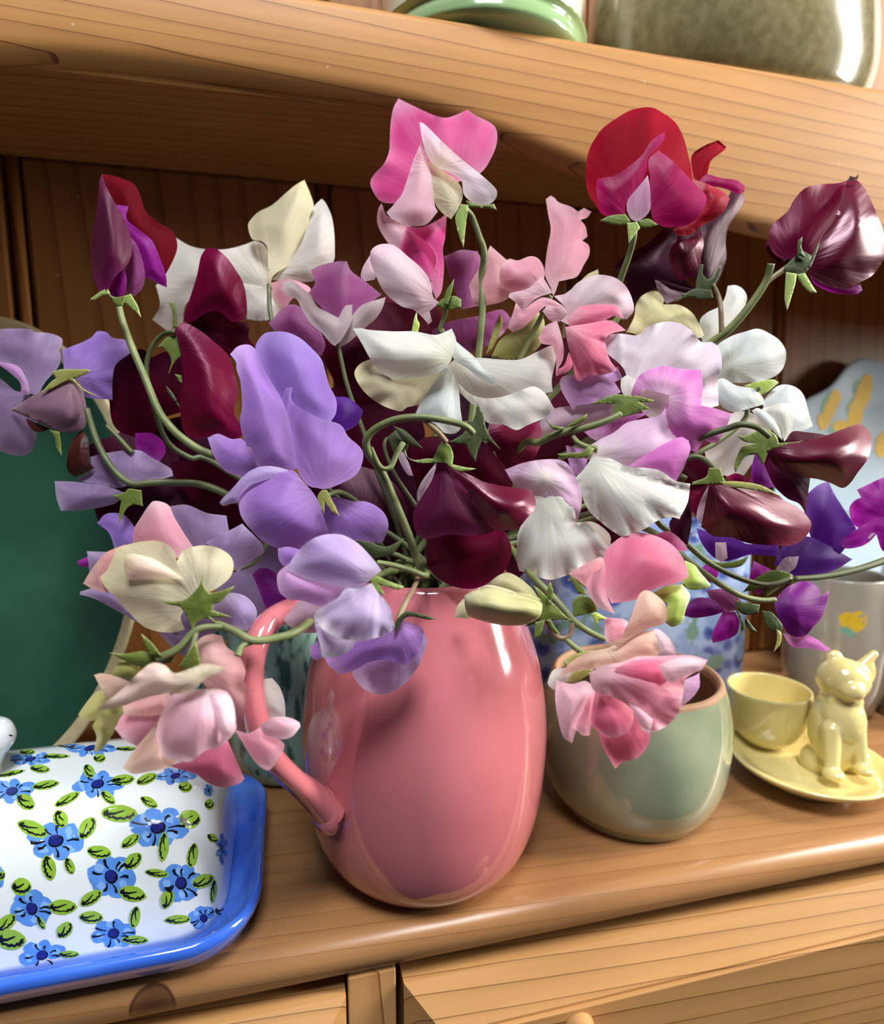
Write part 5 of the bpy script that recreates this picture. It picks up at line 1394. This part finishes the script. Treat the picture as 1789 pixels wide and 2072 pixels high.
# 21 -- cream and pink, lower left
s = Pea('cream sweet pea edged pink drooping over the butter dish')
s.stem('J', [(960, 880, .256), (1080, 930, .254), (1200, 990, .252), (1350, 975, .256), (1480, 930, .262), (1650, 800, .28)], 2.3, via=[(735, 1175, .30)])
s.stem('J', [(1020, 905, .255), (850, 920, .252), (730, 1040, .249), (590, 1110, .248)], 2.0, STEM, False, name='side_stem')
s.stem('J', [(1200, 1000, .253), (1130, 1030, .251), (1100, 1090, .249)], 1.6, STEM, False, name='pedicel')
s.stem('J', [(840, 930, .252), (820, 1020, .249), (790, 1110, .247)], 1.6, STEM, False, name='pedicel')
s.bloom('J', (880, 780), .272, [
 ('b', 'babypink', [(435,380),(440,290),(480,220),(540,130),(580,105),(660,130),(700,210),(760,310),(820,400),(740,480),(690,450),(620,420),(520,400)], dict(z=-4)),
 ('b', 'peachpink', [(120,630),(160,560),(220,480),(270,430),(390,380),(330,460),(290,520),(260,590),(280,690),(190,670)]),
 ('b', 'cream', [(220,540),(250,470),(300,420),(380,390),(480,365),(590,358),(660,385),(700,430),(715,490),(760,420),(850,390),(950,395),(1040,440),(1075,500),(1060,580),(1000,640),(930,680),(860,700),(790,740),(760,800),(740,850),(765,920),(700,940),(600,935),(500,900),(400,800),(320,710),(250,640)], dict(ruf=3, freq=5, bulge=6)),
 ('w', 'creampink', [(375,460),(430,440),(560,470),(680,540),(760,600),(640,600),(520,605),(400,605),(380,540)], dict(root=(800,640), lift=3)),
 ('c', 'green', [(620,745),(740,740),(800,710),(860,640),(875,578),(890,650),(940,690),(1085,645),(1000,740),(950,760),(945,800),(1060,840),(960,845),(930,840),(985,895),(900,850),(830,890),(820,960),(790,860),(740,780),(680,765)], dict(bulge=4)),
])
s.bloom('J', (700, 1110), .262, [
 ('b', 'warmwhite', [(1140,1270),(1250,1240),(1320,1230),(1370,1290),(1400,1380),(1405,1480),(1330,1490),(1250,1500),(1200,1430),(1180,1330)], dict(z=-5)),
 ('b', 'peachpink', [(820,1060),(860,980),(930,950),(1000,960),(1030,1030),(1110,1090),(1150,1180),(1145,1270),(1220,1330),(1265,1430),(1260,1510),(1210,1560),(1210,1615),(1170,1600),(1060,1540),(1000,1420),(940,1330),(880,1260),(820,1160)], dict(ruf=2.4)),
 ('u', 'olive', [(300,1210),(340,1140),(400,1100),(450,1110),(480,1180),(440,1240),(350,1245)], dict(bulge=8)),
 ('c', 'green', [(290,1070),(400,1075),(500,1060),(600,1085),(700,1055),(690,1130),(560,1150),(470,1150),(370,1110)], dict(bulge=3)),
 ('s', 'green', [(490,950),(560,1010),(615,1085),(545,1085),(515,1020)]),
 ('c', 'green', [(730,1150),(790,1070),(840,1000),(870,1150),(800,1180)], dict(bulge=3)),
 ('b', 'greencream', [(90,1460),(130,1400),(190,1330),(240,1310),(300,1350),(300,1400),(380,1390),(390,1460),(330,1550),(260,1660),(210,1705),(190,1690),(205,1600),(180,1540),(200,1500),(120,1500)], dict(z=-6)),
 ('b', 'peach', [(190,1210),(240,1200),(330,1220),(430,1260),(360,1340),(300,1380),(265,1350),(230,1290)]),
])
s.bloom('J', (880, 1230), .246, [
 ('w', 'rosepink', [(660,1790),(800,1740),(900,1670),(1040,1630),(1080,1720),(1145,1870),(1110,1900),(1010,1925),(920,1900),(830,1840)], dict(bulge=6)),
 ('w', 'babypink', [(1085,1560),(1170,1580),(1250,1540),(1330,1600),(1390,1640),(1395,1680),(1350,1760),(1310,1810),(1270,1810),(1210,1760),(1150,1670)], dict(z=-4)),
 ('w', 'palepink', [(1240,1530),(1330,1480),(1420,1480),(1490,1510),(1500,1540),(1450,1600),(1390,1620),(1340,1610),(1270,1590)], dict(z=-4)),
 ('b', 'babypink', [(320,1550),(390,1450),(560,1440),(680,1430),(620,1560),(470,1670),(380,1620)]),
 ('b', 'peachpink', [(370,1410),(500,1360),(670,1320),(680,1450),(540,1470),(380,1465)]),
 ('w', 'peach', [(370,1800),(450,1680),(570,1540),(640,1620),(680,1710),(730,1750),(660,1800),(560,1820),(440,1840)]),
 ('w', 'palepink', [(660,1350),(780,1310),(900,1300),(1020,1310),(1070,1380),(1085,1500),(1090,1560),(1000,1660),(930,1680),(880,1700),(800,1760),(700,1750),(620,1720),(580,1620),(600,1500),(640,1420)], dict(bulge=9, crease=((900,1300),(850,1740),3))),
 ('w', 'pinkwhite', [(880,1370),(940,1330),(1040,1340),(1080,1420),(1080,1560),(1000,1650),(940,1660),(960,1590),(900,1480)], dict(bulge=6)),
 ('b', 'creampink', [(205,1430),(270,1380),(370,1300),(480,1190),(560,1135),(640,1150),(700,1200),(800,1170),(900,1140),(1020,1160),(1000,1190),(900,1230),(830,1300),(740,1330),(620,1330),(480,1370),(350,1410),(240,1435)], dict(ruf=3, freq=9, lift=4)),
])
# 22 -- dusky lilac behind the cream one
s = Pea('dull lilac sweet pea half hidden behind the cream and pink bloom')
s.stem('J', [(1000, 560, .30), (1200, 500, .305), (1500, 300, .315)], 1.7, STEMD)
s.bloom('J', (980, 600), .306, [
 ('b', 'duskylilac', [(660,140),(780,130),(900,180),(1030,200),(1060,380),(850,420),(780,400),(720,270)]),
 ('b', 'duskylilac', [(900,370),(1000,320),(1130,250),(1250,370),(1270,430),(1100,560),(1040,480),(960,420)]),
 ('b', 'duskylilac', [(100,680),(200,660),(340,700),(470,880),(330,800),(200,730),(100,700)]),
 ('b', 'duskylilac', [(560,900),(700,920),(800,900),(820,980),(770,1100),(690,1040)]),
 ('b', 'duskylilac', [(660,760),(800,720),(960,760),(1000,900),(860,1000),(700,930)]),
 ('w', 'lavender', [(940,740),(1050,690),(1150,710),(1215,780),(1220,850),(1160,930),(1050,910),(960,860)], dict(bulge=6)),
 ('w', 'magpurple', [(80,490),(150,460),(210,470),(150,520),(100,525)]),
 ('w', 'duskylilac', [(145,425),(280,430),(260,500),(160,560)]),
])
s.bloom('J', (1400, 700), .296, [
 ('b', 'purple', [(1195,570),(1250,530),(1340,560),(1420,700),(1460,760),(1390,860),(1290,800),(1240,680)]),
])
# 23 -- dark blooms deep inside, some petals added to stand in for shade
s = Pea('dark maroon sweet pea inside the bunch, with petals added to darken shaded gaps')
s.stem('Z', [(860, 900, .37), (850, 1050, .355)], 1.8, STEMD)
s.bloom('Z', (850, 880), .384, [
 ('b', 'darkmaroon', [(640,700),(700,640),(780,600),(860,600),(900,660),(880,740),(780,800),(690,800)]),
 ('b', 'darkmaroon', [(640,800),(740,760),(830,800),(860,900),(800,1000),(700,1010),(650,920)]),
 ('b', 'blackmaroon', [(900,740),(1000,720),(1120,780),(1130,900),(1060,1000),(950,1010),(890,900)]),
 ('b', 'blackmaroon', [(740,980),(840,930),(960,960),(1060,1020),(1060,1120),(980,1180),(840,1180),(760,1100)]),
 ('b', 'darkmaroon', [(1080,700),(1200,680),(1300,760),(1320,900),(1240,960),(1130,920)]),
])
s.bloom('Z', (560, 950), .366, [
 ('b', 'blackmaroon', [(300,860),(400,840),(470,900),(480,1000),(420,1060),(330,1000)]),
 ('b', 'darkmaroon', [(440,1010),(540,980),(640,1020),(680,1120),(620,1200),(500,1180),(440,1100)]),
 ('b', 'purple', [(620,1080),(700,1050),(780,1080),(800,1160),(720,1210),(640,1180)]),
])
s.bloom('Z', (760, 1120), .352, [
 ('b', 'blackmaroon', [(600,1000),(700,940),(800,980),(830,1080),(780,1170),(660,1160)]),
 ('b', 'blackmaroon', [(860,1040),(960,980),(1080,1000),(1110,1100),(1040,1180),(920,1160)]),
 ('b', 'darkmaroon', [(1060,900),(1180,860),(1300,920),(1340,1040),(1240,1100),(1100,1060)]),
])
s.bloom('Z', (420, 1150), .352, [
 ('b', 'blackmaroon', [(180,900),(280,860),(360,920),(380,1040),(300,1110),(200,1060)]),
 ('b', 'duskylilac', [(430,1150),(530,1090),(600,1130),(610,1220),(540,1290),(450,1260)]),
 ('b', 'darkmaroon', [(1300,880),(1400,840),(1470,900),(1460,1020),(1360,1050)], dict(z=-8)),
])
# leafy shoots filling the neck of the jug; dark one added to darken gaps
for lab, leaves in (
  ('olive green leafy shoot below the baby pink sweet pea', [('C', [(400, 1470), (470, 1420), (560, 1340), (600, 1400), (590, 1520), (520, 1600), (400, 1640), (280, 1620), (330, 1520)], .345), ('C', [(250, 1600), (300, 1440), (340, 1345), (345, 1430), (290, 1560)], .342)]),
  ('dark leafy shoot in the shade behind the hooked stem', [('G', [(290, 880), (360, 820), (450, 900), (420, 1000), (340, 1010)], .330), ('G', [(330, 800), (420, 840), (540, 960), (420, 920)], .325), ('K', [(560, 120), (640, 130), (740, 160), (850, 110), (780, 200), (680, 230)], .292)])):
    s = Pea(lab)
    s.o.name = 'leafy_shoot'; s.o['category'] = 'foliage'; s.o['group'] = 'leafy shoots in the jug'
    c, p, d = leaves[0]
    s.stem(c, [(p[0][0], p[0][1], d), (p[0][0] + 20, p[0][1] + 200, d)], 1.5, STEMD)
    for c, p, d in leaves:
        s.part(c, 'l', 'darkgreen' if 'dark' in lab else 'olive', d, p, bulge=4)
